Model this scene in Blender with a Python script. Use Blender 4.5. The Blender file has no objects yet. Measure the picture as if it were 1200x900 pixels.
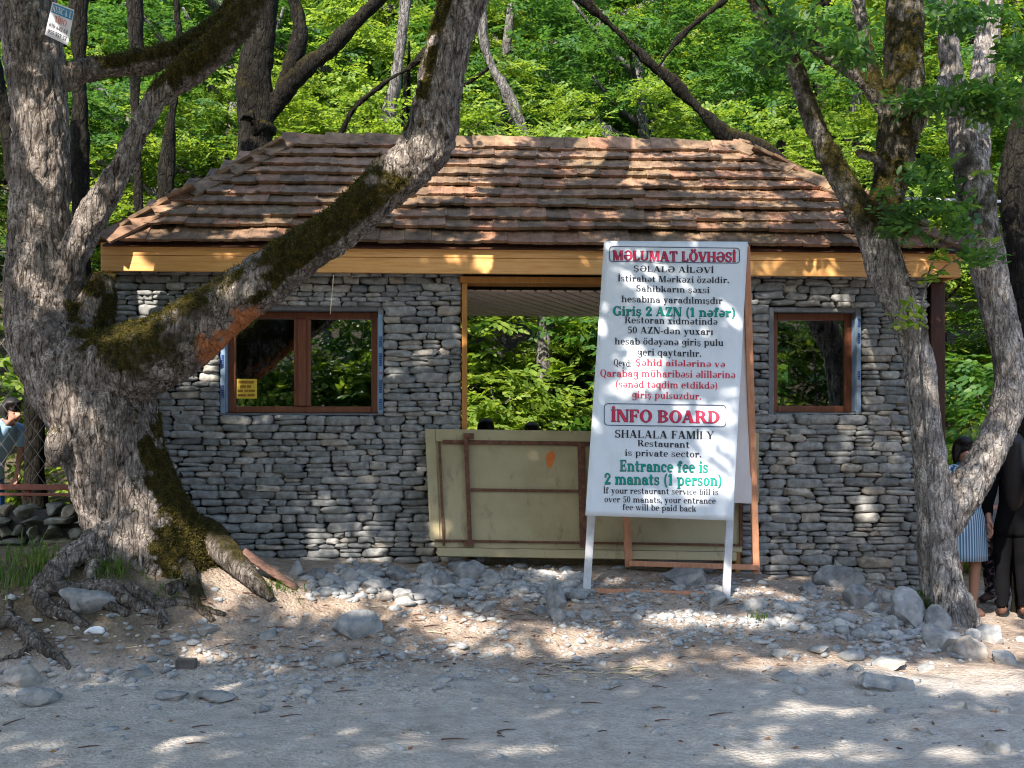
import bpy, bmesh, math, random
import numpy as np
from mathutils import Vector, Matrix, noise
R = math.radians
SC = bpy.context.scene
COL = SC.collection

# ------------------------------------------------------------------ camera, sky, sun, exposure
CAMZ, HOR, F = 1.7, 510.0, 1300.0
cam = bpy.data.objects.new('camera', bpy.data.cameras.new('camera'))
COL.objects.link(cam)
cam.location = (0, 0, CAMZ); cam.rotation_euler = (R(90), 0, 0)
cam.data.sensor_width = 36; cam.data.lens = F/1200*36; cam.data.shift_y = 0.05
cam.data.clip_end = 600; cam.data.clip_start = 0.05
SC.camera = cam
SUN_D = Vector((0.3, 0.68, -0.67)).normalized()
w = bpy.data.worlds.new('World'); SC.world = w; w.use_nodes = True
nt = w.node_tree; bg = nt.nodes['Background']
sky = nt.nodes.new('ShaderNodeTexSky'); sky.sky_type = 'NISHITA'; sky.sun_disc = False
sky.sun_elevation = math.asin(-SUN_D.z); sky.sun_rotation = math.atan2(-SUN_D.x, -SUN_D.y)
nt.links.new(sky.outputs[0], bg.inputs[0]); bg.inputs[1].default_value = 0.15
sl = bpy.data.lights.new('sun', 'SUN'); sl.energy = 3.5; sl.angle = R(0.53); sl.color = (1, .92, .82)
sun = bpy.data.objects.new('sun', sl); COL.objects.link(sun)
sun.rotation_euler = SUN_D.to_track_quat('-Z', 'Y').to_euler(); sun.location = (-8, -10, 20)
SC.view_settings.view_transform = 'Standard'; SC.view_settings.look = 'None'
SC.view_settings.gamma = 1; SC.view_settings.use_curve_mapping = False
SC.view_settings.exposure = 1.85
SC.cycles.filter_width = 1.1; SC.cycles.max_bounces = 7; SC.cycles.diffuse_bounces = 4; SC.cycles.glossy_bounces = 3
SC.cycles.transmission_bounces = 5; SC.cycles.transparent_max_bounces = 8
SC.cycles.caustics_reflective = False; SC.cycles.caustics_refractive = False

# ------------------------------------------------------------------ helpers
def P(px, py, D):
    return Vector(((px-600)/F*D, D, CAMZ+(HOR-py)/F*D))
def proj(p):
    return 600+F*p[0]/p[1], HOR-(p[2]-CAMZ)*F/p[1]
def sm(a, b, x):
    t = min(1, max(0, (x-a)/(b-a))); return t*t*(3-2*t)
def lerpt(tab, x):
    if x <= tab[0][0]: return tab[0][1]
    for (a, u), (b, v) in zip(tab, tab[1:]):
        if x <= b: return u+(v-u)*(x-a)/(b-a)
    return tab[-1][1]
AMP = [(-9, .75), (-4, .78), (-3, .76), (-2.2, .62), (-1, .57), (1, .55), (2.6, .42), (3.4, .34), (4.1, .0), (9, -.05)]
Y0 = [(-9, 7.5), (-3, 7.5), (-1, 7.45), (2, 7.5), (4, 8.2)]
Y1 = [(-9, 8.7), (-3, 8.75), (-2, 9.2), (-.8, 9.9), (4, 9.9)]
def ground_z(x, y, fine=True):
    z = lerpt(AMP, x)*sm(lerpt(Y0, x), lerpt(Y1, x), y)
    if y < -8: z += (-8-y)*.45*min(1, (-8-y)/5)
    if y > 15: z += (y-15)*.34*min(1, (y-15)/8)
    if fine and -8 < x < 8 and 4 < y < 13:
        v = Vector((x, y, 0))
        k = sm(7.2, 8.0, y)
        z += noise.noise(v*1.1)*.045 + noise.noise(v*3.1+Vector((7, 3, 1)))*.018*(.5+k) + noise.noise(v*8)*.009*(.35+k)
        r = noise.noise(Vector((x*.55, y*1.7, 5)))
        z += max(0, r)*.1*(1-k)+max(0, noise.noise(Vector((x*1.6+3, y*3.2, 9)))-.15)*.13*sm(0, 2.5, x)*sm(6.2, 6.8, y)*(1-sm(7.6, 8.4, y))
    return z
def hit(px, py):
    D = 5.0
    while D < 16:
        p = P(px, py, D)
        if p.z <= ground_z(p.x, p.y): return p
        D += .02
    return p

class MB:
    def __init__(s): s.v = []; s.f = []; s.m = []
    def add(s, vs, fs, m=0):
        o = len(s.v); s.v += [tuple(v) for v in vs]
        for f in fs: s.f.append([i+o for i in f]); s.m.append(m)
    def hexa(s, c, m=0):      # 8 corners: bottom ring 0-3, top ring 4-7
        s.add(c, [(3,2,1,0),(4,5,6,7),(0,1,5,4),(1,2,6,5),(2,3,7,6),(3,0,4,7)], m)
    def box(s, x0, x1, y0, y1, z0, z1, m=0):
        s.hexa([(x0,y0,z0),(x1,y0,z0),(x1,y1,z0),(x0,y1,z0),(x0,y0,z1),(x1,y0,z1),(x1,y1,z1),(x0,y1,z1)], m)
    def obox(s, mat, sx, sy, sz, m=0):
        c = [(-sx,-sy,-sz),(sx,-sy,-sz),(sx,sy,-sz),(-sx,sy,-sz),(-sx,-sy,sz),(sx,-sy,sz),(sx,sy,sz),(-sx,sy,sz)]
        s.hexa([mat @ Vector(q) for q in c], m)
    def bar(s, a, b, wd, th, up=(0,0,1), m=0):
        a = Vector(a); b = Vector(b); d = (b-a); L = d.length; d.normalize()
        u = d.cross(Vector(up)); u = u.normalized() if u.length > 1e-4 else Vector((1,0,0)); n = u.cross(d)
        M4 = Matrix((u, d, n)).transposed().to_4x4(); M4.translation = (a+b)/2
        s.obox(M4, wd/2, L/2, th/2, m)
    def tube(s, pts, rad, n=8, m=0, res=1):
        pts = [Vector(p) for p in pts]
        if res > 1:
            q = []; rr = []
            ex = [2*pts[0]-pts[1]]+pts+[2*pts[-1]-pts[-2]]
            for i in range(len(pts)-1):
                p0,p1,p2,p3 = ex[i:i+4]
                for k in range(res):
                    t = k/res
                    q.append(.5*((2*p1)+(p2-p0)*t+(2*p0-5*p1+4*p2-p3)*t*t+(3*p1-p0-3*p2+p3)*t**3))
                    rr.append(rad[i]+(rad[i+1]-rad[i])*t)
            q.append(pts[-1]); rr.append(rad[-1]); pts, rad = q, rr
        T = (pts[1]-pts[0]).normalized()
        u = T.orthogonal().normalized()
        vs = []
        for i, p in enumerate(pts):
            T2 = (pts[min(i+1,len(pts)-1)]-pts[max(i-1,0)]).normalized()
            u = (u-T2*u.dot(T2)).normalized(); w2 = T2.cross(u)
            for k in range(n):
                a = 2*math.pi*k/n
                vs.append(p+(u*math.cos(a)+w2*math.sin(a))*rad[i])
        fs = []
        for i in range(len(pts)-1):
            for k in range(n):
                k2 = (k+1)%n
                fs.append((i*n+k, i*n+k2, (i+1)*n+k2, (i+1)*n+k))
        fs.append(tuple(range(n-1,-1,-1))); fs.append(tuple((len(pts)-1)*n+k for k in range(n)))
        s.add(vs, fs, m)
    def mesh(s, name, mats, smooth=False):
        me = bpy.data.meshes.new(name); me.from_pydata(s.v, [], s.f)
        for mm in mats: me.materials.append(mm)
        if len(mats) > 1: me.polygons.foreach_set('material_index', s.m)
        if smooth: me.polygons.foreach_set('use_smooth', [True]*len(me.polygons))
        me.update(); return me
    def build(s, name, mats, parent=None, smooth=False, bevel=0, loc=None):
        if not isinstance(mats, (list, tuple)): mats = [mats]
        if loc is not None:
            l = Vector(loc); s.v = [tuple(Vector(v)-l) for v in s.v]
        return link(name, s.mesh(name, mats, smooth), parent, bevel, loc)
def link(name, me, parent=None, bevel=0, loc=None):
    o = bpy.data.objects.new(name, me); COL.objects.link(o)
    if parent: o.parent = parent
    if loc is not None: o.location = loc
    if bevel:
        b = o.modifiers.new('bevel', 'BEVEL'); b.width = bevel; b.segments = 2; b.limit_method = 'ANGLE'
    return o
def tag(o, label=None, cat=None, group=None, kind=None):
    if label: o['label'] = label
    if cat: o['category'] = cat
    if group: o['group'] = group
    if kind: o['kind'] = kind
    return o
def thing(name, label, cat, loc=(0,0,0), rz=0, group=None):
    o = bpy.data.objects.new(name, None); COL.objects.link(o); o.empty_display_size = .2
    o.location = loc; o.rotation_euler = (0,0,rz)
    return tag(o, label, cat, group)
def child(mb, name, mats, parent, smooth=False, bevel=0):   # world-space mesh under an unrotated thing
    l = parent.location
    mb.v = [(v[0]-l.x, v[1]-l.y, v[2]-l.z) for v in mb.v]
    return mb.build(name, mats, parent, smooth, bevel)
def copy_tree(o, parent=None):
    c = o.copy(); COL.objects.link(c); c.parent = parent
    for ch in [q for q in o.children]: copy_tree(ch, c)
    return c

# ------------------------------------------------------------------ materials
def base(name):
    m = bpy.data.materials.new(name); m.use_nodes = True
    return m, m.node_tree, m.node_tree.nodes['Principled BSDF']
def nd(t, typ, **kw):
    n = t.nodes.new(typ)
    for k, v in kw.items(): setattr(n, k, v)
    return n
def tex_noise(t, scale, detail=6, rough=.6, stretch=None, coord='Object', dist=0):
    tc = nd(t, 'ShaderNodeTexCoord'); n = nd(t, 'ShaderNodeTexNoise')
    n.inputs['Scale'].default_value = scale; n.inputs['Detail'].default_value = detail
    n.inputs['Roughness'].default_value = rough; n.inputs['Distortion'].default_value = dist
    src = tc.outputs[coord]
    if stretch:
        mp = nd(t, 'ShaderNodeMapping'); mp.inputs['Scale'].default_value = stretch
        t.links.new(src, mp.inputs[0]); src = mp.outputs[0]
    t.links.new(src, n.inputs['Vector']); return n.outputs['Fac']
def ramp(t, fac, stops):
    r = nd(t, 'ShaderNodeValToRGB'); e = r.color_ramp.elements
    while len(e) < len(stops): e.new(.5)
    for q, (p, c) in zip(e, stops): q.position = p; q.color = (*c, 1) if len(c) == 3 else c
    t.links.new(fac, r.inputs[0]); return r.outputs[0]
def mix(t, fac, a, b, mode='MIX'):
    n = nd(t, 'ShaderNodeMix', data_type='RGBA', blend_type=mode)
    for s, i in ((fac, 0), (a, 6), (b, 7)):
        if hasattr(s, 'links') or hasattr(s, 'is_linked'): t.links.new(s, n.inputs[i])
        elif isinstance(s, (int, float)): n.inputs[i].default_value = s
        else: n.inputs[i].default_value = (*s, 1)
    return n.outputs[2]
def math_(t, op, a, b=0.0, clamp=False):
    n = nd(t, 'ShaderNodeMath', operation=op); n.use_clamp = clamp
    for s, i in ((a, 0), (b, 1)):
        if isinstance(s, (int, float)): n.inputs[i].default_value = s
        else: t.links.new(s, n.inputs[i])
    return n.outputs[0]
def bump(t, b, h, strength=.5, dist=.01):
    n = nd(t, 'ShaderNodeBump'); n.inputs['Strength'].default_value = strength; n.inputs['Distance'].default_value = dist
    t.links.new(h, n.inputs['Height']); t.links.new(n.outputs[0], b.inputs['Normal'])
def island(t): return nd(t, 'ShaderNodeNewGeometry').outputs['Random Per Island']
def objrand(t): return nd(t, 'ShaderNodeObjectInfo').outputs['Random']
def mat(name, stops, scale=5, rough=.8, bs=.3, bd=.01, stretch=None, per=None, perstops=None, perfac=.5, spec=.3, metal=0, detail=7):
    m, t, b = base(name)
    f = tex_noise(t, scale, detail, .62, stretch)
    c = ramp(t, f, stops)
    if per:
        c2 = ramp(t, island(t) if per == 'island' else objrand(t), perstops)
        c = mix(t, perfac, c, c2, 'MULTIPLY' if perfac == 1 else 'MIX')
    t.links.new(c, b.inputs['Base Color'])
    b.inputs['Roughness'].default_value = rough; b.inputs['Specular IOR Level'].default_value = spec
    b.inputs['Metallic'].default_value = metal
    if bs: bump(t, b, f, bs, bd)
    return m
def plain(name, c, rough=.7, spec=.3):
    return mat(name, [(.3, [q*.85 for q in c]), (.7, [min(1, q*1.1) for q in c])], 9, rough, .08, .004, spec=spec)
G = lambda v, t=0: (v*(1+t), v, v*(1-t))
STONES = [(0, (.6,.62,.63)), (.25, (.9,.91,.91)), (.5, (1.03,1.02,1.0)), (.72, (.78,.79,.79)), (.88, (1.25,1.2,1.12)), (.95, (1.1,.95,.8)), (1, (1.6,1.55,1.48))]
M = {}
M['stone'] = mat('river_stone', [(.3, (.155,.153,.147)), (.5, (.262,.26,.252)), (.7, (.39,.384,.37))], 18, .85, .8, .015, per='island', perstops=STONES, perfac=1)
M['rock'] = mat('boulder_stone', [(.32, (.13,.135,.14)), (.5, (.25,.252,.252)), (.68, (.4,.392,.38))], 9, .9, .8, .03, per='obj', perstops=STONES, perfac=1)
M['wallrock'] = mat('mossy_wall_stone', [(.3, (.05,.055,.035)), (.5, (.13,.135,.11)), (.7, (.26,.25,.22))], 8, .9, .7, .02, per='island', perstops=STONES, perfac=1)
M['gravel'] = mat('gravel_stone', [(.3, (.2,.205,.21)), (.7, (.42,.415,.405))], 30, .9, .3, .01, per='island', perstops=STONES, perfac=1)
M['mortar'] = mat('mortar', [(.3, (.02,.02,.02)), (.7, (.055,.053,.05))], 12, .95, .5)
M['cement'] = mat('cement_render', [(.3, (.13,.14,.15)), (.7, (.22,.225,.235))], 9, .9, .4)
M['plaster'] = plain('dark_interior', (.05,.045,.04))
M['tile'] = mat('clay_tile', [(.3, (.06,.044,.03)), (.44, (.16,.1,.064)), (.6, (.245,.155,.1)), (.78, (.34,.255,.175))], 9, .85, .5, .012,
                per='island', perstops=[(0, (.6,.6,.55)), (.2, (.85,.87,.78)), (.5, (1,.98,.94)), (.75, (1.15,.92,.82)), (.9, (1.25,1.18,1.08)), (1, (.75,.8,.66))], perfac=1)
M['pine'] = mat('pine_timber', [(.3, (.58,.26,.075)), (.5, (.72,.37,.125)), (.7, (.78,.44,.175))], 5, .55, .15, .004, stretch=(.6,8,9))
M['jamb'] = mat('orange_stained_timber', [(.3, (.36,.15,.03)), (.7, (.5,.23,.06))], 5, .6, .15, .004, stretch=(9,9,.6))
M['redwood'] = mat('red_brown_timber', [(.3, (.11,.03,.012)), (.7, (.19,.058,.022))], 6, .42, .12, .003, stretch=(7,7,1), spec=.5)
M['darkwood'] = mat('dark_stained_post', [(.3, (.035,.014,.008)), (.7, (.08,.03,.016))], 6, .6, .2, .004, stretch=(8,8,1))
M['soffit'] = mat('soffit_boards', [(.3, (.68,.52,.47)), (.7, (.84,.7,.64))], 8, .7, .1, .003)
M['rawwood'] = mat('raw_batten', [(.3, (.4,.17,.09)), (.7, (.56,.28,.16))], 8, .75, .2, .003, stretch=(6,6,1))
M['paintwood'] = mat('painted_batten', [(.3, (.42,.42,.43)), (.7, (.6,.6,.62))], 12, .7, .2, .003)
M['khaki'] = mat('khaki_painted_steel', [(.25, (.25,.195,.1)), (.5, (.345,.285,.155)), (.75, (.385,.32,.185))], 2.2, .55, .1, .006, spec=.4)
def grimy(m, col, lo, hi, stretch, sc_=4):
    t = m.node_tree; b = t.nodes['Principled BSDF']; src = b.inputs['Base Color'].links[0].from_socket
    k = ramp(t, tex_noise(t, sc_, 8, .7, stretch), [(lo, (0,0,0)), (hi, (1,1,1))])
    t.links.new(mix(t, math_(t, 'MULTIPLY', k, .75), src, col), b.inputs['Base Color'])
grimy(M['khaki'], (.12,.08,.045), .56, .72, (1.6,1.6,.35), 5)
M['rust'] = mat('rusty_steel', [(.3, (.055,.025,.015)), (.55, (.14,.06,.035)), (.75, (.2,.11,.075))], 22, .85, .4, .004)
M['rustrail'] = mat('red_oxide_rail', [(.3, (.12,.04,.025)), (.7, (.22,.085,.06))], 16, .7, .3, .004)
M['orange'] = plain('orange_paint', (.62,.16,.03))
M['white'] = mat('banner_vinyl', [(.3, (.58,.61,.64)), (.7, (.63,.66,.69))], 3, .45, .12, .02, spec=.4)
grimy(M['white'], (.38,.37,.34), .55, .8, (1,1,.5), 2.5)
M['whiteback'] = mat('banner_reverse', [(.3, (.62,.56,.54)), (.7, (.72,.66,.64))], 3, .6, .15, .02)
M['ink'] = plain('black_ink', (.02,.022,.035)); M['navy'] = plain('navy_ink', (.03,.04,.12))
M['crimson'] = plain('crimson_ink', (.55,.03,.07)); M['teal'] = plain('green_ink', (.0,.26,.2)); M['tealdk'] = plain('dark_green_ink', (.01,.07,.075))
M['signblue'] = plain('sign_blue', (.03,.22,.42)); M['signpink'] = plain('sign_red', (.6,.16,.13)); M['signwhite'] = plain('sign_white', (.66,.66,.7))
M['yellow'] = plain('yellow_sticker', (.72,.5,.06)); M['brownink'] = plain('brown_ink', (.3,.12,.02))
M['tape'] = plain('protective_film', (.22,.32,.45), .4); M['tapeink'] = plain('film_print_blue', (.02,.06,.25)); M['tapered'] = plain('film_print_red', (.45,.04,.06))
M['steel'] = mat('galvanised_wire', [(.3, (.16,.16,.16)), (.7, (.26,.26,.26))], 20, .6, 0, metal=.3)
M['skin'] = plain('skin', (.42,.22,.15), .55); M['hair'] = plain('dark_hair', (.012,.009,.008), .5)
M['blackcloth'] = plain('black_cloth', (.004,.004,.005), .95, .1); M['navycloth'] = plain('navy_cloth', (.02,.045,.09), .9)
M['whitecloth'] = plain('white_cloth', (.6,.62,.68), .9); M['bluecloth'] = plain('pale_blue_cloth', (.25,.42,.6), .9); M['jeans'] = plain('blue_jeans', (.02,.1,.3), .9)
M['straw'] = plain('dry_straw', (.5,.42,.28)); M['paper'] = plain('paper_scrap', (.75,.77,.8)); M['shoe'] = plain('shoe_leather', (.1,.05,.035))
M['leafdry'] = mat('fallen_leaves', [(.3, (.1,.05,.025)), (.7, (.22,.12,.06))], 5, .9, 0, per='island', perstops=[(0, (.5,.5,.5)), (1, (1.2,1.1,.9))], perfac=1)
def striped():
    m, t, b = base('striped_cloth'); tc = nd(t, 'ShaderNodeTexCoord'); wv = nd(t, 'ShaderNodeTexWave', bands_direction='X')
    wv.inputs['Scale'].default_value = 13
    t.links.new(tc.outputs['Object'], wv.inputs[0]); c = ramp(t, wv.outputs['Fac'], [(.55, (.06,.17,.28)), (.75, (.5,.58,.66))])
    t.links.new(c, b.inputs['Base Color']); b.inputs['Roughness'].default_value = .9; return m
M['stripe'] = striped()
M['floral'] = mat('floral_cloth', [(.45, (.015,.015,.02)), (.56, (.05,.04,.06)), (.62, (.5,.35,.4))], 16, .9, 0)
M['dots'] = mat('dotted_cloth', [(.5, (.03,.09,.17)), (.6, (.4,.5,.6))], 26, .9, 0, detail=1)
def glass():
    m, t, b = base('window_glass'); t.nodes.remove(b); out = t.nodes['Material Output']
    tr = nd(t, 'ShaderNodeBsdfTransparent'); tr.inputs[0].default_value = (.72,.78,.74,1)
    gl = nd(t, 'ShaderNodeBsdfGlossy'); gl.inputs['Roughness'].default_value = .01
    fr = nd(t, 'ShaderNodeFresnel'); fr.inputs[0].default_value = 1.6
    f = math_(t, 'MULTIPLY_ADD', fr.outputs[0], 4.6); t.nodes[-1].inputs[2].default_value = .05
    mx = nd(t, 'ShaderNodeMixShader'); t.links.new(f, mx.inputs[0]); t.links.new(tr.outputs[0], mx.inputs[1]); t.links.new(gl.outputs[0], mx.inputs[2])
    t.links.new(mx.outputs[0], out.inputs[0]); return m
M['glass'] = glass()
def leafmat(name, cols, dark=1.0):
    m, t, b = base(name); out = t.nodes['Material Output']
    c = ramp(t, island(t), cols)
    b.inputs['Roughness'].default_value = .5; b.inputs['Specular IOR Level'].default_value = .3
    t.links.new(c, b.inputs['Base Color'])
    tl = nd(t, 'ShaderNodeBsdfTranslucent'); c2 = mix(t, 1.0, c, (1.6, 1.55, .75), 'MULTIPLY'); t.links.new(c2, tl.inputs[0])
    mx = nd(t, 'ShaderNodeMixShader'); mx.inputs[0].default_value = .5
    t.links.new(b.outputs[0], mx.inputs[1]); t.links.new(tl.outputs[0], mx.inputs[2]); t.links.new(mx.outputs[0], out.inputs[0]); return m
M['leaf'] = leafmat('green_leaves', [(0, (.08,.145,.022)), (.4, (.14,.225,.032)), (.75, (.2,.28,.045)), (1, (.27,.33,.06))])
M['leafteal'] = leafmat('blue_green_leaves', [(0, (.035,.095,.026)), (.6, (.06,.14,.034)), (1, (.1,.19,.035))])
M['grass'] = leafmat('grass_blades', [(0, (.05,.11,.02)), (1, (.13,.2,.045))])
def barkmat(name, moss_amt, dark, mid, pale, crack=.48, grain=.5):
    m, t, b = base(name)
    f = tex_noise(t, 22, 9, .75, (1,1,.3), dist=1.2); f2 = tex_noise(t, 3.2, 6, .65); f3 = tex_noise(t, 55, 5, .75)
    c = ramp(t, f, [(.4, dark), (.475, mid), (.54, [q*1.3 for q in mid]), (.62, pale)])
    pt = ramp(t, tex_noise(t, 6.5, 9, .75, (1,1,.55), dist=1.0), [(.53, (0,0,0)), (.56, (1,1,1))])
    c = mix(t, math_(t, 'MULTIPLY', pt, .65), c, mix(t, ramp(t, f3, [(.4,(0,0,0)),(.58,(1,1,1))]), mid, [min(.7, q*1.25) for q in pale]))
    c = mix(t, math_(t, 'MULTIPLY', ramp(t, f2, [(.5, (0,0,0)), (.6, (1,1,1))]), .6), c, [q*.5 for q in mid])
    tc = nd(t, 'ShaderNodeTexCoord'); mp = nd(t, 'ShaderNodeMapping'); mp.inputs['Scale'].default_value = (1,1,.27); t.links.new(tc.outputs['Object'], mp.inputs[0])
    nz = nd(t, 'ShaderNodeTexNoise'); nz.inputs['Scale'].default_value = 7; nz.inputs['Detail'].default_value = 5; t.links.new(mp.outputs[0], nz.inputs[0])
    va = nd(t, 'ShaderNodeVectorMath', operation='MULTIPLY_ADD'); va.inputs[1].default_value = (.16,.16,.16); t.links.new(nz.outputs['Color'], va.inputs[0]); t.links.new(mp.outputs[0], va.inputs[2])
    vo = nd(t, 'ShaderNodeTexVoronoi', feature='DISTANCE_TO_EDGE'); vo.inputs['Scale'].default_value = 17; t.links.new(va.outputs[0], vo.inputs['Vector'])
    cr = ramp(t, vo.outputs['Distance'], [(.0, (.16,.15,.14)), (.05, (.6,.58,.56)), (.13, (1,1,1))])
    c = mix(t, crack, c, cr, 'MULTIPLY')
    c = mix(t, grain, c, ramp(t, f3, [(.38, (.35,.34,.33)), (.5, (1,1,1)), (.64, (1.35,1.33,1.3))]), 'MULTIPLY')
    ge = nd(t, 'ShaderNodeNewGeometry'); sp = nd(t, 'ShaderNodeSeparateXYZ'); t.links.new(ge.outputs['Normal'], sp.inputs[0])
    mo = nd(t, 'ShaderNodeAttribute', attribute_name='moss')
    k = math_(t, 'ADD', math_(t, 'MULTIPLY', sp.outputs[2], .42), math_(t, 'MULTIPLY', f2, 1.1))
    k = math_(t, 'ADD', k, mo.outputs['Fac']); k = math_(t, 'ADD', k, math_(t, 'MULTIPLY', f3, .35))
    k = math_(t, 'SUBTRACT', k, 1.05-moss_amt); k = math_(t, 'MULTIPLY', k, 3.2, True)
    mc = ramp(t, tex_noise(t, 16, 6, .75), [(.3, (.012,.012,.004)), (.5, (.045,.038,.008)), (.68, (.12,.085,.018)), (.85, (.15,.12,.03))])
    pe = nd(t, 'ShaderNodeAttribute', attribute_name='peel')
    t.links.new(mix(t, pe.outputs['Fac'], mix(t, k, c, mc), (.5,.19,.08)), b.inputs['Base Color']); b.inputs['Roughness'].default_value = .92; b.inputs['Specular IOR Level'].default_value = .15
    h = math_(t, 'ADD', math_(t, 'ADD', f, math_(t, 'MINIMUM', math_(t, 'MULTIPLY', vo.outputs['Distance'], 4.0), .5)), math_(t, 'MULTIPLY', math_(t, 'MULTIPLY', f3, k), 1.4))
    bump(t, b, h, .9, .04); return m
M['bark'] = barkmat('mossy_bark', .0, (.032,.026,.022), (.2,.168,.146), (.45,.4,.36))
M['barkr'] = barkmat('grey_bark', -.02, (.06,.05,.044), (.27,.24,.215), (.54,.5,.455), .32, .42)
M['barkshade'] = barkmat('shaded_bark', .1, (.005,.004,.003), (.012,.01,.007), (.03,.027,.02))  # near-black bark: shade among the trunks put into the colour
M['barkpale'] = barkmat('pale_bark', -.1, (.06,.055,.05), (.14,.13,.12), (.26,.25,.23))
def groundmat():
    m, t, b = base('earth')
    a = tex_noise(t, 1.1, 6, .6); f = tex_noise(t, 7, 9, .7); g = tex_noise(t, 45, 5, .7)
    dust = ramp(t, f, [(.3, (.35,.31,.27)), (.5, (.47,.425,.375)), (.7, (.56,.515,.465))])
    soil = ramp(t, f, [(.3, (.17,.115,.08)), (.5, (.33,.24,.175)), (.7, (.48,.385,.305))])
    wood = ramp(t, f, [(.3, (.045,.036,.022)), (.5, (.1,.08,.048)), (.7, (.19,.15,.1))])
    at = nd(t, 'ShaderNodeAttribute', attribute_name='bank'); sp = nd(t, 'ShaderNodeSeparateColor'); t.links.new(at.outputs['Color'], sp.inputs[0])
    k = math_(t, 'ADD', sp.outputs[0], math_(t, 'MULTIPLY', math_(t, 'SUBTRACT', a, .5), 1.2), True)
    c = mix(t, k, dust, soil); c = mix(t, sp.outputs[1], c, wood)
    c = mix(t, .5, c, ramp(t, g, [(.3, (.55,.55,.55)), (.55, (1,1,1)), (.7, (1.25,1.25,1.25))]), 'MULTIPLY')
    t.links.new(c, b.inputs['Base Color']); b.inputs['Roughness'].default_value = .95; b.inputs['Specular IOR Level'].default_value = .15
    vo = nd(t, 'ShaderNodeTexVoronoi'); vo.inputs['Scale'].default_value = 38; tc = nd(t, 'ShaderNodeTexCoord'); t.links.new(tc.outputs['Object'], vo.inputs['Vector'])
    h = math_(t, 'SUBTRACT', math_(t, 'ADD', f, math_(t, 'MULTIPLY', g, .6)), math_(t, 'MULTIPLY', vo.outputs['Distance'], .45))
    bump(t, b, h, 1.0, .035); return m
M['earth'] = groundmat()
M['barkroot'] = barkmat('root_bark', -.1, (.03,.025,.02), (.13,.108,.09), (.3,.27,.24))  # brown root bark, darkened further to stand in for shade at the foot
M['moss'] = leafmat('moss_tufts', [(0, (.03,.03,.006)), (.5, (.075,.065,.012)), (1, (.16,.12,.025))])

# ------------------------------------------------------------------ ground
def axis(lo, hi, d, far_lo, far_hi):
    a = list(np.arange(lo, hi, d)); s = d
    x = lo; pre = []
    while x > far_lo: s *= 1.3; x -= s; pre.append(x)
    s = d; x = a[-1]; post = []
    while x < far_hi: s *= 1.3; x += s; post.append(x)
    return pre[::-1]+a+post
xs = axis(-5.5, 5.6, .045, -90, 90); ys = axis(5.0, 10.6, .04, -70, 110)
gv = [(x, y, ground_z(x, y)) for y in ys for x in xs]
nx = len(xs)
gf = [(j*nx+i, j*nx+i+1, (j+1)*nx+i+1, (j+1)*nx+i) for j in range(len(ys)-1) for i in range(nx-1)]
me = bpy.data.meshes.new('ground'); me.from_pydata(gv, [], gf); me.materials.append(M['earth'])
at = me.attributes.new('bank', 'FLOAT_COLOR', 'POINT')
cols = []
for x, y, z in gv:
    cols += [sm(7.4, 8.1, y)*.8, max(sm(13, 18, y), 1-sm(-11, -8, y), .85*(1-sm(-3.1, -1.9, x+.5*noise.noise(Vector((x*2, y*2, 0)))))*sm(7.7, 8.1, y)), 0, 1]  # green also paints dark humus by the left tree, standing in for shade there
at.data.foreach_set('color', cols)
me.polygons.foreach_set('use_smooth', [True]*len(me.polygons))
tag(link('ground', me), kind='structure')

# ------------------------------------------------------------------ stone and rock shapes
def stone(mb, c, h, rng, m=0, e=.55, nu=10, nv=6, wob=.12):
    off = Vector((rng.random()*50, rng.random()*50, rng.random()*50))
    sp = lambda q, k: math.copysign(abs(q)**k, q)
    ro = rng.uniform(-.05, .05); vs = []
    for j in range(nv+1):
        ph = -math.pi/2+math.pi*j/nv
        for i in range(nu if 0 < j < nv else 1):
            th = 2*math.pi*i/nu
            p = Vector((sp(math.cos(ph), e)*sp(math.cos(th), e), sp(math.sin(ph), e), sp(math.cos(ph), e)*sp(math.sin(th), e)))
            k = 1+noise.noise(p*1.3+off)*wob*2
            q = Vector((p.x*h[0]*k, p.y*h[1]*k, p.z*h[2]*k))
            vs.append((c[0]+q.x*math.cos(ro)-q.z*math.sin(ro), c[1]+q.y, c[2]+q.z*math.cos(ro)+q.x*math.sin(ro)))
    fs = []
    for i in range(nu): fs.append((0, 1+(i+1)%nu, 1+i)[::-1])
    for j in range(nv-2):
        a = 1+j*nu; b2 = a+nu
        for i in range(nu): fs.append((a+i, a+(i+1)%nu, b2+(i+1)%nu, b2+i)[::-1])
    a = 1+(nv-2)*nu; top = len(vs)-1
    for i in range(nu): fs.append((a+i, a+(i+1)%nu, top)[::-1])
    mb.add(vs, fs, m)
ICO = {}
def ico(sub):
    if sub not in ICO:
        bm = bmesh.new(); bmesh.ops.create_icosphere(bm, subdivisions=sub, radius=1)
        ICO[sub] = ([v.co.copy() for v in bm.verts], [[v.index for v in f.verts] for f in bm.faces]); bm.free()
    return ICO[sub]
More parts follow.
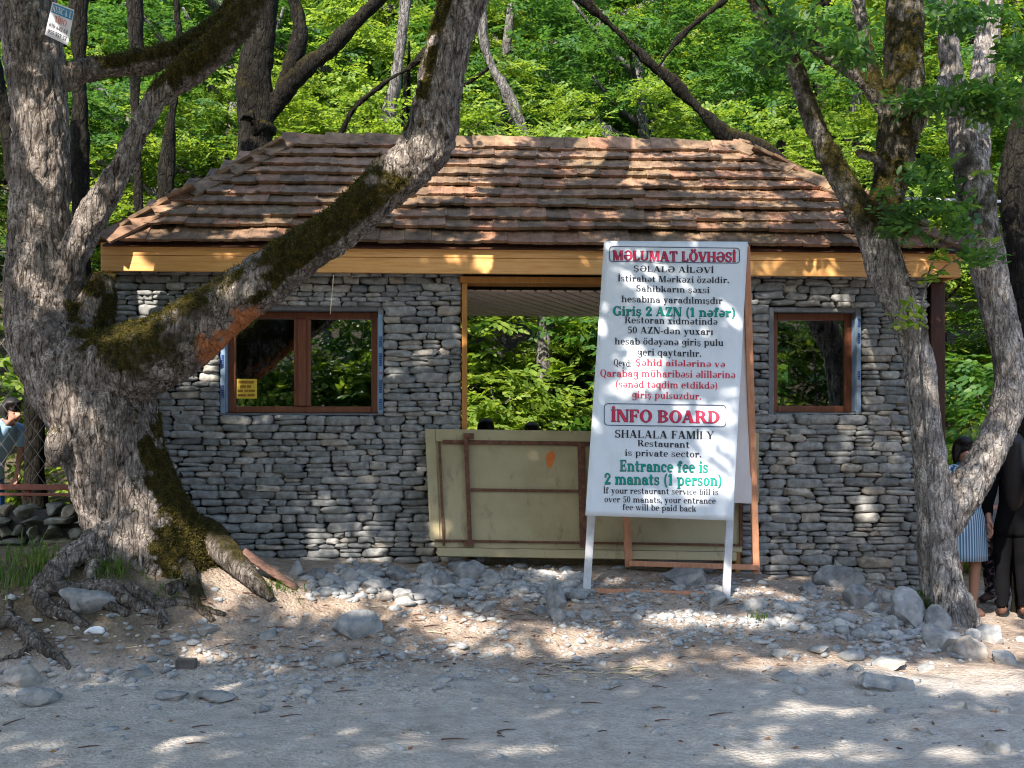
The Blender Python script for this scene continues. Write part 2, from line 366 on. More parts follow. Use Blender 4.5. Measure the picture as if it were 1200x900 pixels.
def rockshape(mb, c, h, rng, sub=3, cuts=9, rz=0, tilt=0, ang=1.0, m=0):
    V0, F0 = ico(sub)
    pl = []
    for k in range(cuts):
        n = Vector((rng.gauss(0,1), rng.gauss(0,1), rng.gauss(0,.8))).normalized(); pl.append((n, rng.uniform(.38, .8)/ang))
    off = Vector((rng.random()*90, rng.random()*90, 0)); mt = Matrix.Rotation(rz, 3, 'Z') @ Matrix.Rotation(tilt, 3, 'Y')
    vs = []
    for v in V0:
        p = v.copy()
        for n, d in pl:
            k = p.dot(n)
            if k > d: p -= n*(k-d)*.97
        p *= 1.12*(1+noise.noise(p*1.8+off)*.16+(noise.noise(p*6+off)*.06 if sub > 2 else 0))
        p = Vector((p.x*h[0], p.y*h[1], p.z*h[2]))
        vs.append(Vector(c)+mt @ p)
    mb.add(vs, F0, m)

# ------------------------------------------------------------------ the gatehouse
BA = R(3); CB, SB = math.cos(BA), math.sin(BA)
def wl(px, d=0.0):
    t = (px-600)/F; return (t*(10+d*CB)+d*SB)/(CB-t*SB)
def wz(px, py, d=0.0):
    s = wl(px, d); Y = 10+s*SB+d*CB; return CAMZ+(HOR-py)*Y/F
house = thing('gatehouse', 'grey stone gatehouse with hipped clay tile roof and open passage', 'gatehouse', (0,10,0), BA)
rng = random.Random(5)
WTOP = 3.16
SL, SR = wl(135), 3.82
OL, OR = wl(541), wl(866)          # passage
wins = [dict(s0=wl(257), s1=wl(450), z0=wz(350,487), z1=wz(350,358)), dict(s0=wl(900), s1=wl(1010), z0=wz(955,486), z1=wz(955,360))]
def stonewall(s0, s1, holes, seed):
    rng = random.Random(seed); mb = MB()
    z = -.15; row = 0
    while z < WTOP-.02:
        h = rng.choice([.042,.048,.054,.058,.062,.068,.076,.085])
        if z < .7: h *= 1.12
        for hz in holes:                       # courses line up with sills and lintels
            for edge in (hz['z0'], hz['z1']):
                if z < edge-.02 < z+h*1.35 and z+h > edge-.045: h = edge-z
        h = min(h, WTOP-z) if WTOP-z-h > .03 else WTOP-z
        iv = [(s0, s1)]
        for hz in holes:
            if z+h/2 > hz['z0'] and z+h/2 < hz['z1']:
                iv = [q for a, b in iv for q in ((a, min(b, hz['s0'])), (max(a, hz['s1']), b)) if q[1]-q[0] > .03]
        for a, b in iv:
            s = a
            while s < b-.02:
                wd = rng.uniform(1.5, 4.6)*h**.5*.23+.02
                if rng.random() < .1: wd *= .5
                if b-s-wd < .07: wd = b-s
                cz = z+h/2+.028*noise.noise(Vector((s*1.1, z*2.2, seed)))*(1 if 0 < z < WTOP-.15 else .2)
                dep = rng.uniform(.045, .075); cy = rng.uniform(.0, .018)
                if rng.random() < .16 and h > .065:
                    sp = rng.uniform(.4, .6)*h
                    stone(mb, (s+wd/2, cy, cz-h/2+sp/2), (wd*.5, dep, sp*.53), rng)
                    stone(mb, (s+wd/2+rng.uniform(-.01,.01), cy+.006, cz-h/2+sp+(h-sp)/2), (wd*.49, dep*.95, (h-sp)*.53), rng)
                else:
                    stone(mb, (s+wd/2, cy, cz), (wd*.507, dep, h*.532), rng, e=rng.uniform(.36,.62), nu=14, nv=8, wob=rng.uniform(.1,.22))
                s += wd
        z += h; row += 1
    iv = sorted(holes, key=lambda q: q['s0'])
    x = s0+.01                                   # mortar core, wall thickness .26
    for hz in iv:
        mb.box(x, hz['s0']+.004, .03, .26, -.2, WTOP, 1); mb.box(hz['s0']+.004, hz['s1']-.004, .03, .26, -.2, hz['z0']-.004, 1)
        mb.box(hz['s0']+.004, hz['s1']-.004, .03, .26, hz['z1']+.004, WTOP, 1); x = hz['s1']-.004
    mb.box(x, s1-.01, .03, .26, -.2, WTOP, 1)
    return mb
stonewall(SL, OL, wins[:1], 1).build('stone_wall', [M['stone'], M['mortar']], house, True)
stonewall(OR, SR, wins[1:], 2).build('stone_wall', [M['stone'], M['mortar']], house, True)
DEP = 2.3
def backwall(s0, s1, hole):
    mb = MB(); h0, h1, z0, z1 = hole
    mb.box(s0, h0, DEP-.15, DEP, -.2, WTOP); mb.box(h1, s1, DEP-.15, DEP, -.2, WTOP)
    mb.box(h0, h1, DEP-.15, DEP, -.2, z0); mb.box(h0, h1, DEP-.15, DEP, z1, WTOP)
    return mb
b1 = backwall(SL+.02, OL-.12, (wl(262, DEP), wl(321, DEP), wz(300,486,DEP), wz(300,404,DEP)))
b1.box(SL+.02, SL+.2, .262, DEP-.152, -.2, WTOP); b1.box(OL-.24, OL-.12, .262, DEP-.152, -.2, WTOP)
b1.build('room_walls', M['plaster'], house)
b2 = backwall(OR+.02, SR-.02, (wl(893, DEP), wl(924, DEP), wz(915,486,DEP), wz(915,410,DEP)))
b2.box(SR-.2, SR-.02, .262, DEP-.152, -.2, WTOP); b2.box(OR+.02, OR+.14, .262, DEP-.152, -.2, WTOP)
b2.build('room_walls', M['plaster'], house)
# windows
for wi, q in enumerate(wins):
    s0, s1, z0, z1 = q['s0'], q['s1'], q['z0'], q['z1']
    rv = MB(); t_ = .055; dz = .02
    rv.box(s0+.004, s0+t_, .0, .255, z0+.002, z1-.002); rv.box(s1-t_, s1-.004, .0, .255, z0+.002, z1-.002)
    rv.box(s0+t_+.001, s1-t_-.001, .0, .255, z1-t_*.8, z1-.002); rv.box(s0+t_+.001, s1-t_-.001, .03, .255, z0+.002, z0+dz)
    win = rv.build('window', M['cement'], house, bevel=.006)
    a0, a1, c0, c1 = s0+t_+.004, s1-t_-.004, z0+dz+.003, z1-t_*.8-.003
    fw = .062; y0, y1 = .11, .17
    fr = MB()
    fr.box(a0, a0+fw, y0, y1, c0, c1); fr.box(a1-fw, a1, y0, y1, c0, c1)
    fr.box(a0+fw+.001, a1-fw-.001, y0, y1, c0, c0+fw); fr.box(a0+fw+.001, a1-fw-.001, y0, y1, c1-fw, c1)
    fr.build('frame', M['redwood'], win, bevel=.006)
    if wi == 0:
        mid = (wl(354, .1)); mu = MB(); mu.box(mid-.075, mid+.075, y0-.006, y1-.002, c0+fw+.001, c1-fw-.001)
        mu.box(mid-.035, mid+.035, y0-.03, y0-.0065, c0+fw+.001, c1-fw-.001)
        mu.build('mullion', M['redwood'], win, bevel=.008)
        spans = [(a0+fw, mid-.076), (mid+.076, a1-fw)]
    else: spans = [(a0+fw, a1-fw)]
    for u0, u1 in spans:
        pn = MB(); pn.box(u0-.012, u1+.012, .138, .142, c0+fw-.012, c1-fw+.012); pn.build('pane', M['glass'], win)
    r2 = random.Random(wi+3)
    for sx, sgn in (((s0+t_, 1), (s1-t_, -1)) if wi == 0 else ((s1-t_, -1),)):
        # printed protective film on the reveal beside the frame
        tp = MB()
        x0, x1 = (sx+.0005, sx+.0035) if sgn > 0 else (sx-.0035, sx-.0005)
        tp.box(x0, x1, .006, .104, c0+.01, c1-.06, 0)
        tp.build('film_strip', [M['tape']], win); tp = MB()
        fx0, fx1 = (s0+.012, s0+.05) if sgn > 0 else (s1-.05, s1-.012)
        tp.box(fx0, fx1, -.004, -.0005, c0+.0, c1-.03, 0)
        zz = c0+.03
        while zz < c1-.12:
            if r2.random() < .3: zz += .1; continue
            mi = 2 if r2.random() < .18 else 1
            n = 1 if mi == 2 else r2.randint(4, 6)
            for k in range(n):
                tp.box(fx0+.008, fx1-.008, -.0075, -.0045, zz, zz+.015, mi)
                if r2.random() < .5: tp.box(fx0+.016, fx1-.016, -.0085, -.0078, zz+.004, zz+.010, 0)
                zz += .02
            zz += .05
        tp.build('printed_film', [M['tape'], M['tapeink'], M['tapered']], win)
# yellow notice stuck to the pane
st = MB(); x0, x1, z0, z1 = wl(277,.13), wl(301,.13), wz(290,467,.13), wz(290,444,.13)
st.box(x0, x1, .1345, .1365, z0, z1, 0)
for li, segs in enumerate(([(.1,.82)], [(.18,.45),(.52,.72)], [(.08,.3),(.4,.56),(.62,.88)], [(.08,.46),(.55,.9)])):
    zc = z1-(z1-z0)*(.17+.22*li)
    for a, b in segs:
        x = a
        while x < b: st.box(x0+(x1-x0)*x, x0+(x1-x0)*(x+.035), .132, .1343, zc-.011, zc+.011, 1); x += .05
st_o = st.build('paper_notice', [M['yellow'], M['brownink']], house)
st_o.parent = None; st_o.matrix_world = Matrix.Translation((0,10,0)) @ Matrix.Rotation(BA, 4, 'Z')
tag(st_o, 'small yellow paper notice stuck inside the left window pane', 'notice')
# timber: fascia, jamb, header, posts
FD = -.2; FL, FR = wl(118, FD), wl(1126, FD)
fz0, fz1 = 3.125, 3.372
fa = MB(); fa.box(FL, FR, FD, FD+.04, fz0, fz0+.135); fa.box(FL, FR, FD-.004, FD+.038, fz0+.138, fz1); fa.build('fascia_board', M['pine'], house, bevel=.005)
for s_ in (FL+.02, FR-.02):
    fa = MB(); fa.box(s_-.02, s_+.02, FD+.041, DEP+.2, fz0, fz1-.01); fa.build('fascia_board', M['pine'], house, bevel=.005)
fa = MB(); fa.box(FL, FR, DEP+.201, DEP+.24, fz0, fz1); fa.build('fascia_board', M['pine'], house, bevel=.005)
jb = MB(); jb.box(OL+.002, OL+.05, -.06, .2, .3, 3.06); jb.build('door_jamb', M['jamb'], house, bevel=.004)
jb = MB(); jb.box(OR-.05, OR-.002, -.06, .2, .3, 3.06); jb.build('door_jamb', M['jamb'], house, bevel=.004)
jb = MB(); jb.box(OL-.02, OR+.02, -.07, .18, 3.063, 3.12); jb.build('header_beam', M['jamb'], house, bevel=.004)
ps = MB(); ps.box(3.9, 4.04, .1, .24, -.2, 3.12); ps.build('corner_post', M['darkwood'], house, bevel=.008)
ps = MB(); ps.box(wl(124,-.05), wl(133,-.05), -.05, .05, .3, 3.12); ps.build('corner_post', M['redwood'], house, bevel=.006)
# soffit: diagonal boards over the passage
def clip(poly, a, b, c):     # keep a*x+b*y<=c
    out = []
    for i in range(len(poly)):
        p, q = poly[i], poly[(i+1) % len(poly)]
        dp, dq = a*p[0]+b*p[1]-c, a*q[0]+b*q[1]-c
        if dp <= 0: out.append(p)
        if dp*dq < 0:
            t = dp/(dp-dq); out.append((p[0]+(q[0]-p[0])*t, p[1]+(q[1]-p[1])*t))
    return out
so = MB(); ZS = 3.02
for k in range(-40, 60):
    c0_ = k*.125; c1_ = c0_+.1
    pl = [(OL-.1, .2), (OR+.1, .2), (OR+.1, DEP), (OL-.1, DEP)]
    pl = clip(pl, -.9, .44, -c0_); pl = clip(pl, .9, -.44, c1_)
    if len(pl) > 2:
        n = len(pl); vs = [(x, y, ZS) for x, y in pl]+[(x, y, ZS+.015) for x, y in pl]
        so.add(vs, [tuple(range(n))[::-1], tuple(range(n, 2*n))]+[(i, (i+1) % n, n+(i+1) % n, n+i) for i in range(n)])
so.build('soffit', M['soffit'], house)
ce = MB(); ce.box(FL+.05, FR-.05, FD+.05, DEP+.19, WTOP+.002, WTOP+.03); ce.build('ceiling', M['darkwood'], house)
fl = MB(); fl.box(OL-.1, OR+.1, .3, DEP, .3, .66); fl.build('bounce_floor', mat('bounce_floor_pale', [(.3,(.4,.38,.35)),(.7,(.52,.5,.47))], 5), house)  # unseen pale floor added to bounce sunlight onto the soffit
# roof: deck, tiles, ridge and hip caps
EZ = 3.365; ED = -.25; BD = DEP+.3; RZ = 4.63; RD = 1.15
EL, ER = wl(119, ED), wl(1134, ED); RL, RR = wl(342, RD), wl(862, RD)
corners = dict(fl=Vector((EL,ED,EZ)), fr=Vector((ER,ED,EZ)), bl=Vector((EL,BD,EZ)), br=Vector((ER,BD,EZ)), rl=Vector((RL,RD,RZ)), rr=Vector((RR,RD,RZ)))
dk = MB(); dwn = Vector((0,0,-.03))
dk.add([corners[k]+dwn for k in ('fl','fr','br','bl','rl','rr')], [(0,1,5,4),(1,2,5),(2,3,4,5),(3,0,4),(3,2,1,0)])
roof = dk.build('roof', M['darkwood'], house)
def tiles(A, B, C, D, seed):    # eave A-B, ridge D-C
    rng = random.Random(seed); mb = MB()
    ue = (B-A).normalized(); L = (B-A).length
    mid = (C+D)/2; up = (mid-A)-ue*(mid-A).dot(ue); H = up.length; up.normalize(); n = ue.cross(up).normalized()
    if n.z < 0: n = -n
    rows = 10; eh = H/rows
    def lim(v):
        t = v/H; l = (D-A).dot(ue)*t; r = L-(B-C).dot(ue)*t; return l, r
    for r in range(rows):
        v = r*eh; tw = .225; l, rr = lim(v+.02)
        x = l-.1+rng.uniform(0, .2)
        wave_ = rng.random()*99; rowoff = rng.uniform(-.03, .03)
        while x < rr+.05:
            wd = tw*rng.uniform(.93, 1.05)
            xc = x+wd/2
            lf, rg = lim(v+.12)
            if lf-.04 < xc < rg+.04:
                dv = rowoff+.03*noise.noise(Vector((xc*1.3, wave_, 0)))+rng.uniform(-.012, .012)
                if rng.random() < .05: dv -= rng.uniform(.01, .035)
                lift = (.066 if r else .034)+rng.uniform(-.005, .01); yaw = rng.gauss(0, .016); pit = (.2 if r else .12)+rng.gauss(0, .02)
                ln = min(eh+.14, H-v+.02); th = rng.uniform(.024, .034)
                cy, sy = math.cos(yaw), math.sin(yaw); rol = rng.gauss(0, .012)
                # cross section with two rolls and an interlocking lip
                prof = [(-.5,.0),(-.44,.006),(-.36,.0),(-.12,.0),(-.06,.004),(0,.0),(.06,.004),(.12,0),(.38,0),(.44,.007),(.5,.003)]
                vs = []
                for bot in (0, 1):
                    for e in (0, 1):
                        for px_, pz_ in prof:
                            a = px_*wd*1.02; b_ = e*ln
                            X = a*cy-b_*sy; Y_ = a*sy+b_*cy
                            hgt = lift+pz_-bot*th+(1-e)*0-math.tan(pit)*b_+a*rol
                            vs.append(A+ue*(xc+X)+up*(v+dv+Y_-.02)+n*(hgt+.012))
                k = len(prof); fs = []
                for i in range(k-1):
                    fs.append((i, i+1, k+i+1, k+i)); fs.append((2*k+i+1, 2*k+i, 3*k+i, 3*k+i+1)); fs.append((i+1, i, 2*k+i, 2*k+i+1))
                fs.append((0, k, 3*k, 2*k)); fs.append((k-1, 3*k-1, 4*k-1, 2*k-1))
                mb.add(vs, fs)
            x += wd
    return mb
c = corners
tiles(c['fl'], c['fr'], c['rr'], c['rl'], 1).build('roof_tiles', M['tile'], house)
tiles(c['fr'], c['br'], c['rr'], c['rr'], 2).build('roof_tiles', M['tile'], house)
tiles(c['br'], c['bl'], c['rl'], c['rr'], 3).build('roof_tiles', M['tile'], house)
tiles(c['bl'], c['fl'], c['rl'], c['rl'], 4).build('roof_tiles', M['tile'], house)
def caps(A, B, w_, ln, n1, n2, seed, lift=.06):
    rng = random.Random(seed); mb = MB(); d = (B-A); L = d.length; d.normalize(); k = 0.0
    while k < L-.03:
        l2 = ln*rng.uniform(.9, 1.1); jit = rng.gauss(0, .006)
        for n in (n1, n2):
            sd = d.cross(n).normalized()
            if sd.dot(n2 if n is n1 else n1) > 0: sd = -sd
            a = A+d*(k-.03)+n*(lift+.014)+Vector((0,0,jit)); b = A+d*min(k+l2, L+.02)+n*lift+Vector((0,0,jit))
            wj = w_*rng.uniform(.92, 1.08)
            q = [a, a+sd*wj-n*.012, b+sd*wj-n*.012, b]
            mb.hexa([p-n*.022 for p in q]+q)
        k += l2*.93
    return mb
def pn(a, b, c_):
    n = (b-a).cross(c_-a).normalized(); return n if n.z > 0 else -n
nf, nb = pn(c['fl'],c['fr'],c['rr']), pn(c['bl'],c['br'],c['rr']); nl, nr = pn(c['bl'],c['fl'],c['rl']), pn(c['fr'],c['br'],c['rr'])
caps(c['rl']-Vector((.05,0,0)), c['rr']+Vector((.05,0,0)), .2, .235, nf, nb, 1, .075).build('ridge_tiles', M['tile'], house)
for a, b, n1, n2, sd in (('fl','rl',nf,nl,5),('fr','rr',nf,nr,6),('bl','rl',nb,nl,7),('br','rr',nb,nr,8)):
    caps(c[a], c[b], .16, .5, n1, n2, sd, .085).build('hip_tiles', M['tile'], house)
# bulb hanging by the corner post
bl = thing('light_bulb', 'small clear bulb hanging beside the dark corner post', 'lamp', P(1094,448,9.9))
mb = MB(); a = P(1094,432,9.9); mb.tube([a, a+Vector((0,0,-.035))], [.016,.016], 10); mb.tube([a+Vector((0,0,.0)), a+Vector((.01,.0,.12))], [.003,.003], 5); child(mb, 'socket', M['ink'], bl)
mb = MB(); mb.tube([a+Vector((0,0,-z)) for z in (.036,.05,.075,.1,.115,.122)], [.014,.022,.035,.034,.02,.005], 12); child(mb, 'glass_bulb', M['signwhite'], bl, True)

# ------------------------------------------------------------------ quad mapped panels (gate, board)
class Quad:
    def __init__(s, tl, tr, br, bl):
        s.tl, s.tr, s.br, s.bl = tl, tr, br, bl
        s.n = ((s.tr-s.tl).cross(s.bl-s.tl)).normalized()
        if s.n.y > 0: s.n = -s.n                    # towards the road
        s.w = ((tr-tl).length+(br-bl).length)/2; s.h = ((bl-tl).length+(br-tr).length)/2
        s.px = [proj(q) for q in (tl, tr, br, bl)]
    def at(s, a, b, h=0):                           # a right 0..1, b down 0..1
        return (s.tl*(1-a)+s.tr*a)*(1-b)+(s.bl*(1-a)+s.br*a)*b+s.n*h
    def inv(s, px, py):
        a = b = .5; T, U, V_, W_ = [Vector(q) for q in s.px]
        for _ in range(12):
            top = T+(U-T)*a; bot = W_+(V_-W_)*a; p = top+(bot-top)*b
            da = (U-T)*(1-b)+(V_-W_)*b; db = bot-top; e = Vector((px, py))-p
            det = da.x*db.y-da.y*db.x
            a += (e.x*db.y-e.y*db.x)/det; b += (da.x*e.y-da.y*e.x)/det
        return a, b
    def slab(s, mb, a0, a1, b0, b1, h0, h1, m=0):
        q = [(a0,b1),(a1,b1),(a1,b0),(a0,b0)]
        mb.hexa([s.at(a,b,h0) for a,b in q]+[s.at(a,b,h1) for a,b in q], m)
    def pslab(s, mb, x0, x1, y0, y1, h0, h1, m=0):
        ym, xm = (y0+y1)/2, (x0+x1)/2; a0, a1 = s.inv(x0, ym)[0], s.inv(x1, ym)[0]; b0, b1 = s.inv(xm, y0)[1], s.inv(xm, y1)[1]; s.slab(mb, a0, a1, b0, b1, h0, h1, m)
# the steel gate leaf leaning in the passage
gq = Quad(P(498,503,9.82), P(889,508,9.92), P(889,658,9.66), P(505,652,9.58))
gate = thing('steel_gate', 'khaki painted steel gate leaf with rusty bars leaning across the passage', 'gate', gq.at(.5,1))
mb = MB(); gq.slab(mb, .012, .95, .0, .93, -.012, .0); gq.slab(mb, 0, .03, 0, .88, .0002, .014); gq.slab(mb, .031, .95, 0, .1, .0002, .016); gq.slab(mb, .95, 1, .0, .55, -.012, .016)
child(mb, 'sheet_panel', M['khaki'], gate, bevel=.003)
mb = MB(); gq.slab(mb, .02, .93, .935, 1.0, -.02, .03); child(mb, 'bottom_rail', M['khaki'], gate, bevel=.004)
for x0, x1, y0, y1, h in ((545.5,550.5,512,638,.03),(516,519,519,640,.012),(677,685,522,642,.022),(865,869,510,640,.025)):
    mb = MB(); gq.pslab(mb, x0, x1, y0, y1, .0165, .0165+h); child(mb, 'upright_bar', M['rust'], gate, bevel=.002)
for x0, x1, y0, y1 in ((551,677,574.5,577.5),(519,866,518.5,523),(510,866,635.5,638)):
    mb = MB(); gq.pslab(mb, x0, x1, y0, y1, .0163, .026); child(mb, 'cross_bar', M['rust'], gate, bevel=.002)
for (x, y) in ((548,512),(548,638)):
    mb = MB(); gq.pslab(mb, x-5, x+7, y-3, y+3, .03, .05); child(mb, 'hinge', M['rust'], gate, bevel=.003)
mb = MB(); n = 14
a_, b_ = gq.inv(644, 539)
ring = [gq.at(a_+.0125*math.cos(q)*(1+.2*math.sin(3*q))+.004*math.sin(q), b_-.068*math.sin(q)*(1+.15*math.cos(5*q)), .003) for q in [2*math.pi*k/n for k in range(n)]]
mb.add(ring, [tuple(range(n))]); child(mb, 'paint_splash', M['orange'], gate)

# ------------------------------------------------------------------ serif lettering
T_, t__ = .2, .075
def rect(x0, x1, y0, y1): return [(x0,y0),(x1,y0),(x1,y1),(x0,y1)]
def V(x, y0, y1, f='', w=T_):
    o = [rect(x, x+w, y0, y1)]; s = .065
    if 'b' in f: o.append(rect(x-s, x+w+s, y0, y0+.06))
    if 't' in f: o.append(rect(x-s, x+w+s, y1-.06, y1))
    if 'l' in f: o.append(rect(x-s-.02, x+w*.5, y1-.07, y1))
    return o
def H(x0, x1, y, h=t__): return [rect(x0, x1, y, y+h)]
def L(x0, y0, x1, y1, w): return [[(x0,y0),(x0+w,y0),(x1+w,y1),(x1,y1)]]
def Rg(cx, cy, rx, ry, a0=0, a1=360, tv=.2, th=.07):
    n = max(4, int((a1-a0)/18)); o = []
    for k in range(n):
        q = []
        for e in (k, k+1):
            a = R(a0+(a1-a0)*e/n); q.append((cx+rx*math.cos(a), cy+ry*math.sin(a)))
        for e in (k+1, k):
            a = R(a0+(a1-a0)*e/n); q.append((cx+(rx-tv)*math.cos(a), cy+(ry-th)*math.sin(a)))
        o.append(q)
    return o
def Dt(x, y, r=.11): return [[(x+r*math.cos(k*math.pi/4), y+r*math.sin(k*math.pi/4)) for k in range(8)]]
def sc(g, k, kx=None): return [[(x*(kx or k), y*k) for x, y in p] for p in g]
X = .68
GL = {}
def g(ch, w_, *parts): GL[ch] = (w_, [p for q in parts for p in q])
I_ = V(.08,0,1,'bt'); g('I',.38,I_); g('İ',.38,I_,Dt(.18,1.17))
g('H',.96,I_,V(.66,0,1,'bt'),H(.28,.66,.47)); LL = V(.63,0,.28,w=.07)
g('L',.78,I_,H(.08,.7,0),LL); g('E',.8,I_,H(.08,.7,0),H(.08,.7,.93),H(.28,.56,.47),LL,V(.63,.74,1,w=.07),V(.5,.36,.64,w=.06))
g('F',.76,I_,H(.08,.7,.93),H(.28,.56,.47),V(.63,.74,1,w=.07),V(.5,.36,.64,w=.06))
g('T',.86,V(.32,0,1,'b'),H(.03,.81,.93),V(.03,.72,1,w=.07),V(.74,.72,1,w=.07))
g('M',1.16,V(.1,0,1,'b',.08),H(.02,.2,.94),L(.12,1,.42,0,.22)[0:1],L(.5,0,.82,1,.08),V(.84,0,1,'bt'))
g('N',.96,V(.1,0,1,'b',.08),H(.02,.2,.94),L(.08,1,.6,0,.25),V(.78,0,1,'t',.08))
AA = L(.08,0,.38,1,.08)+L(.32,1,.64,0,.24)+H(.2,.68,.28)+H(.0,.24,0,.06)+H(.56,.96,0,.06)
g('A',.98,AA); VV = L(.06,1,.36,0,.24)+L(.48,0,.78,1,.08)+H(.0,.38,.94,.06)+H(.68,.94,.94,.06); g('V',.94,VV)
g('Y',.94,L(.06,1,.34,.45,.22),L(.48,.45,.78,1,.08),V(.34,0,.5,'b'),H(0,.36,.94,.06),H(.68,.94,.94,.06))
g('K',.96,I_,L(.29,.4,.72,1,.09),L(.66,0,.4,.56,.26),H(.62,.98,0,.06),H(.62,.9,.94,.06))
ZZ = H(.06,.74,.93)+H(.06,.76,0)+L(.06,.03,.48,.97,.27)+V(.06,.74,1,w=.07)+V(.7,0,.28,w=.07); g('Z',.82,ZZ)
g('U',.94,V(.08,.28,1,'t'),V(.72,.28,1,'t',.08),Rg(.44,.3,.36,.32,180,360,.16,.1))
OO = Rg(.47,.5,.45,.52,tv=.21); g('O',.94,OO); g('Ö',.94,OO,Dt(.3,1.17),Dt(.62,1.17)); g('Q',.94,OO,L(.42,.08,.7,-.22,.22))
g('C',.86,Rg(.47,.5,.45,.52,45,315,tv=.21),V(.74,.66,1,w=.07)); g('G',.94,Rg(.47,.5,.45,.52,45,320,tv=.21),V(.74,.66,1,w=.07),V(.64,.06,.42,'t'))
SS = Rg(.36,.74,.3,.28,25,255,.17,.07)+Rg(.38,.27,.32,.29,-155,85,.18,.07)+[[(.1,.66),(.2,.52),(.62,.34),(.56,.5)]]+V(.58,.68,.98,w=.06)+V(.06,.02,.34,w=.06)
g('S',.76,SS); CD = L(.34,-.2,.4,0,.12); g('Ş',.76,SS,CD)
g('Ə',.94,Rg(.47,.5,.45,.52,180,505,tv=.21),H(.1,.8,.48)); g('D',.92,I_,Rg(.32,.5,.56,.5,-90,90,.22),H(.2,.36,.93),H(.2,.36,0))
g('R',.94,I_,Rg(.36,.73,.4,.27,-90,90,.2),H(.2,.4,.93),H(.2,.4,.46),L(.66,0,.36,.5,.25),H(.62,.98,0,.06))
g('B',.86,I_,Rg(.34,.74,.4,.26,-90,90,.2),Rg(.34,.27,.46,.27,-90,90,.21),H(.2,.36,.93),H(.2,.36,.48),H(.2,.36,0))
g('1',.56,V(.2,0,1,'b'),L(.04,.78,.2,.97,.14)); g('2',.7,Rg(.34,.7,.31,.31,-25,195,.17,.08),L(.05,.05,.4,.62,.2),H(.05,.66,0,.16))
g('5',.68,H(.16,.62,.86,.14),V(.14,.5,.96,w=.08),Rg(.32,.32,.33,.33,-150,125,.19,.08)); g('0',.68,Rg(.34,.5,.31,.52,tv=.18))
g('6',.68,Rg(.34,.33,.31,.34,tv=.17),Rg(.52,.45,.5,.55,95,190,.17)); g('4',.7,L(.04,.28,.4,1,.09),H(.04,.68,.24,.1),V(.38,0,1)); g('7',.66,H(.05,.64,.86,.14),L(.18,0,.46,.95,.18))
g('(',.42,Rg(.44,.4,.38,.66,105,255,.16,.06)); g(')',.42,Rg(-.02,.4,.38,.66,-75,75,.16,.06)); g('-',.44,H(.05,.4,.28,.13)); g('.',.3,Dt(.14,.1,.12)); g(',',.3,Dt(.14,.1,.12),L(.06,-.2,.18,.08,.1)); g(':',.3,Dt(.14,.12,.12),Dt(.14,.56,.12)); g(' ',.38)
i_ = V(.1,0,X,'bl'); g('ı',.4,i_); g('i',.4,i_,Dt(.2,.92)); g('l',.4,V(.1,0,1,'bl'))
ar = lambda x: Rg(x,.38,.33,.31,0,150,.2,.09)
g('n',.84,i_,ar(.41),V(.54,0,.42,'b')); g('h',.84,V(.1,0,1,'bl'),ar(.41),V(.54,0,.42,'b')); g('m',1.26,i_,ar(.4),V(.53,0,.42,'b'),ar(.83),V(.96,0,.42,'b'))
g('u',.84,V(.1,.22,X,'l'),Rg(.4,.26,.3,.28,180,330,.2,.1),V(.54,0,X,'bl')); g('ü',.84,*GL['u'][1:],Dt(.26,.93,.1),Dt(.56,.93,.1))
g('r',.64,i_,Rg(.48,.4,.26,.28,70,160,.2,.1),Dt(.52,.56,.11))
g('a',.74,V(.44,.06,.48),Rg(.36,.44,.28,.25,0,165,.2,.08),Dt(.16,.5,.1),Rg(.32,.2,.27,.22,40,360,.18,.08),H(.5,.74,0,.08))
oo = Rg(.36,.34,.33,.36,tv=.18); g('o',.72,oo); g('ö',.72,oo,Dt(.22,.93,.1),Dt(.5,.93,.1))
g('e',.7,Rg(.36,.34,.33,.36,0,308,tv=.18),H(.15,.68,.34)); g('ə',.7,Rg(.36,.34,.33,.36,180,488,tv=.18),H(.05,.56,.27)); g('c',.66,Rg(.36,.34,.33,.36,50,315,tv=.19),Dt(.53,.52,.1))
g('d',.82,Rg(.36,.34,.33,.36,40,320,tv=.18),V(.52,0,1,'l'),H(.52,.8,0,.06)); g('b',.8,V(.1,0,1,'l'),Rg(.45,.34,.33,.36,-150,150,tv=.18))
g('p',.82,V(.1,-.32,X,'bl'),Rg(.46,.34,.33,.36,-150,150,tv=.18)); g('q',.8,Rg(.36,.34,.33,.36,30,330,tv=.18),V(.52,-.32,X,'b'))
gg = Rg(.36,.4,.3,.3,tv=.17)+V(.54,-.1,X)+Rg(.4,-.08,.34,.25,180,360,.14,.1)+H(.6,.78,.6); g('g',.78,gg); g('ğ',.78,gg,Rg(.36,.98,.2,.18,180,360,.07,.08))
ss = sc(SS,.68,.8); g('s',.62,ss); g('ş',.62,ss,L(.24,-.22,.3,0,.12)); g('z',.68,sc(ZZ,X,.8)); g('v',.74,sc(VV,X,.78)); g('w',1.1,sc(VV,X,.7),[[(x+.4,y) for x,y in p] for p in sc(VV,X,.7)])
g('x',.74,L(.08,X,.42,0,.24),L(.1,0,.5,X,.08),H(0,.36,.62,.06),H(.4,.7,.62,.06),H(0,.28,0,.06),H(.36,.74,0,.06))
g('y',.74,L(.06,X,.3,0,.22),L(.22,-.32,.58,X,.08),H(0,.36,.62,.06),H(.5,.74,.62,.06),Dt(.18,-.25,.1)); g('k',.84,V(.1,0,1,'bl'),L(.3,.28,.56,X,.09),L(.56,0,.34,.44,.24),H(.5,.84,0,.06),H(.46,.76,.62,.06))
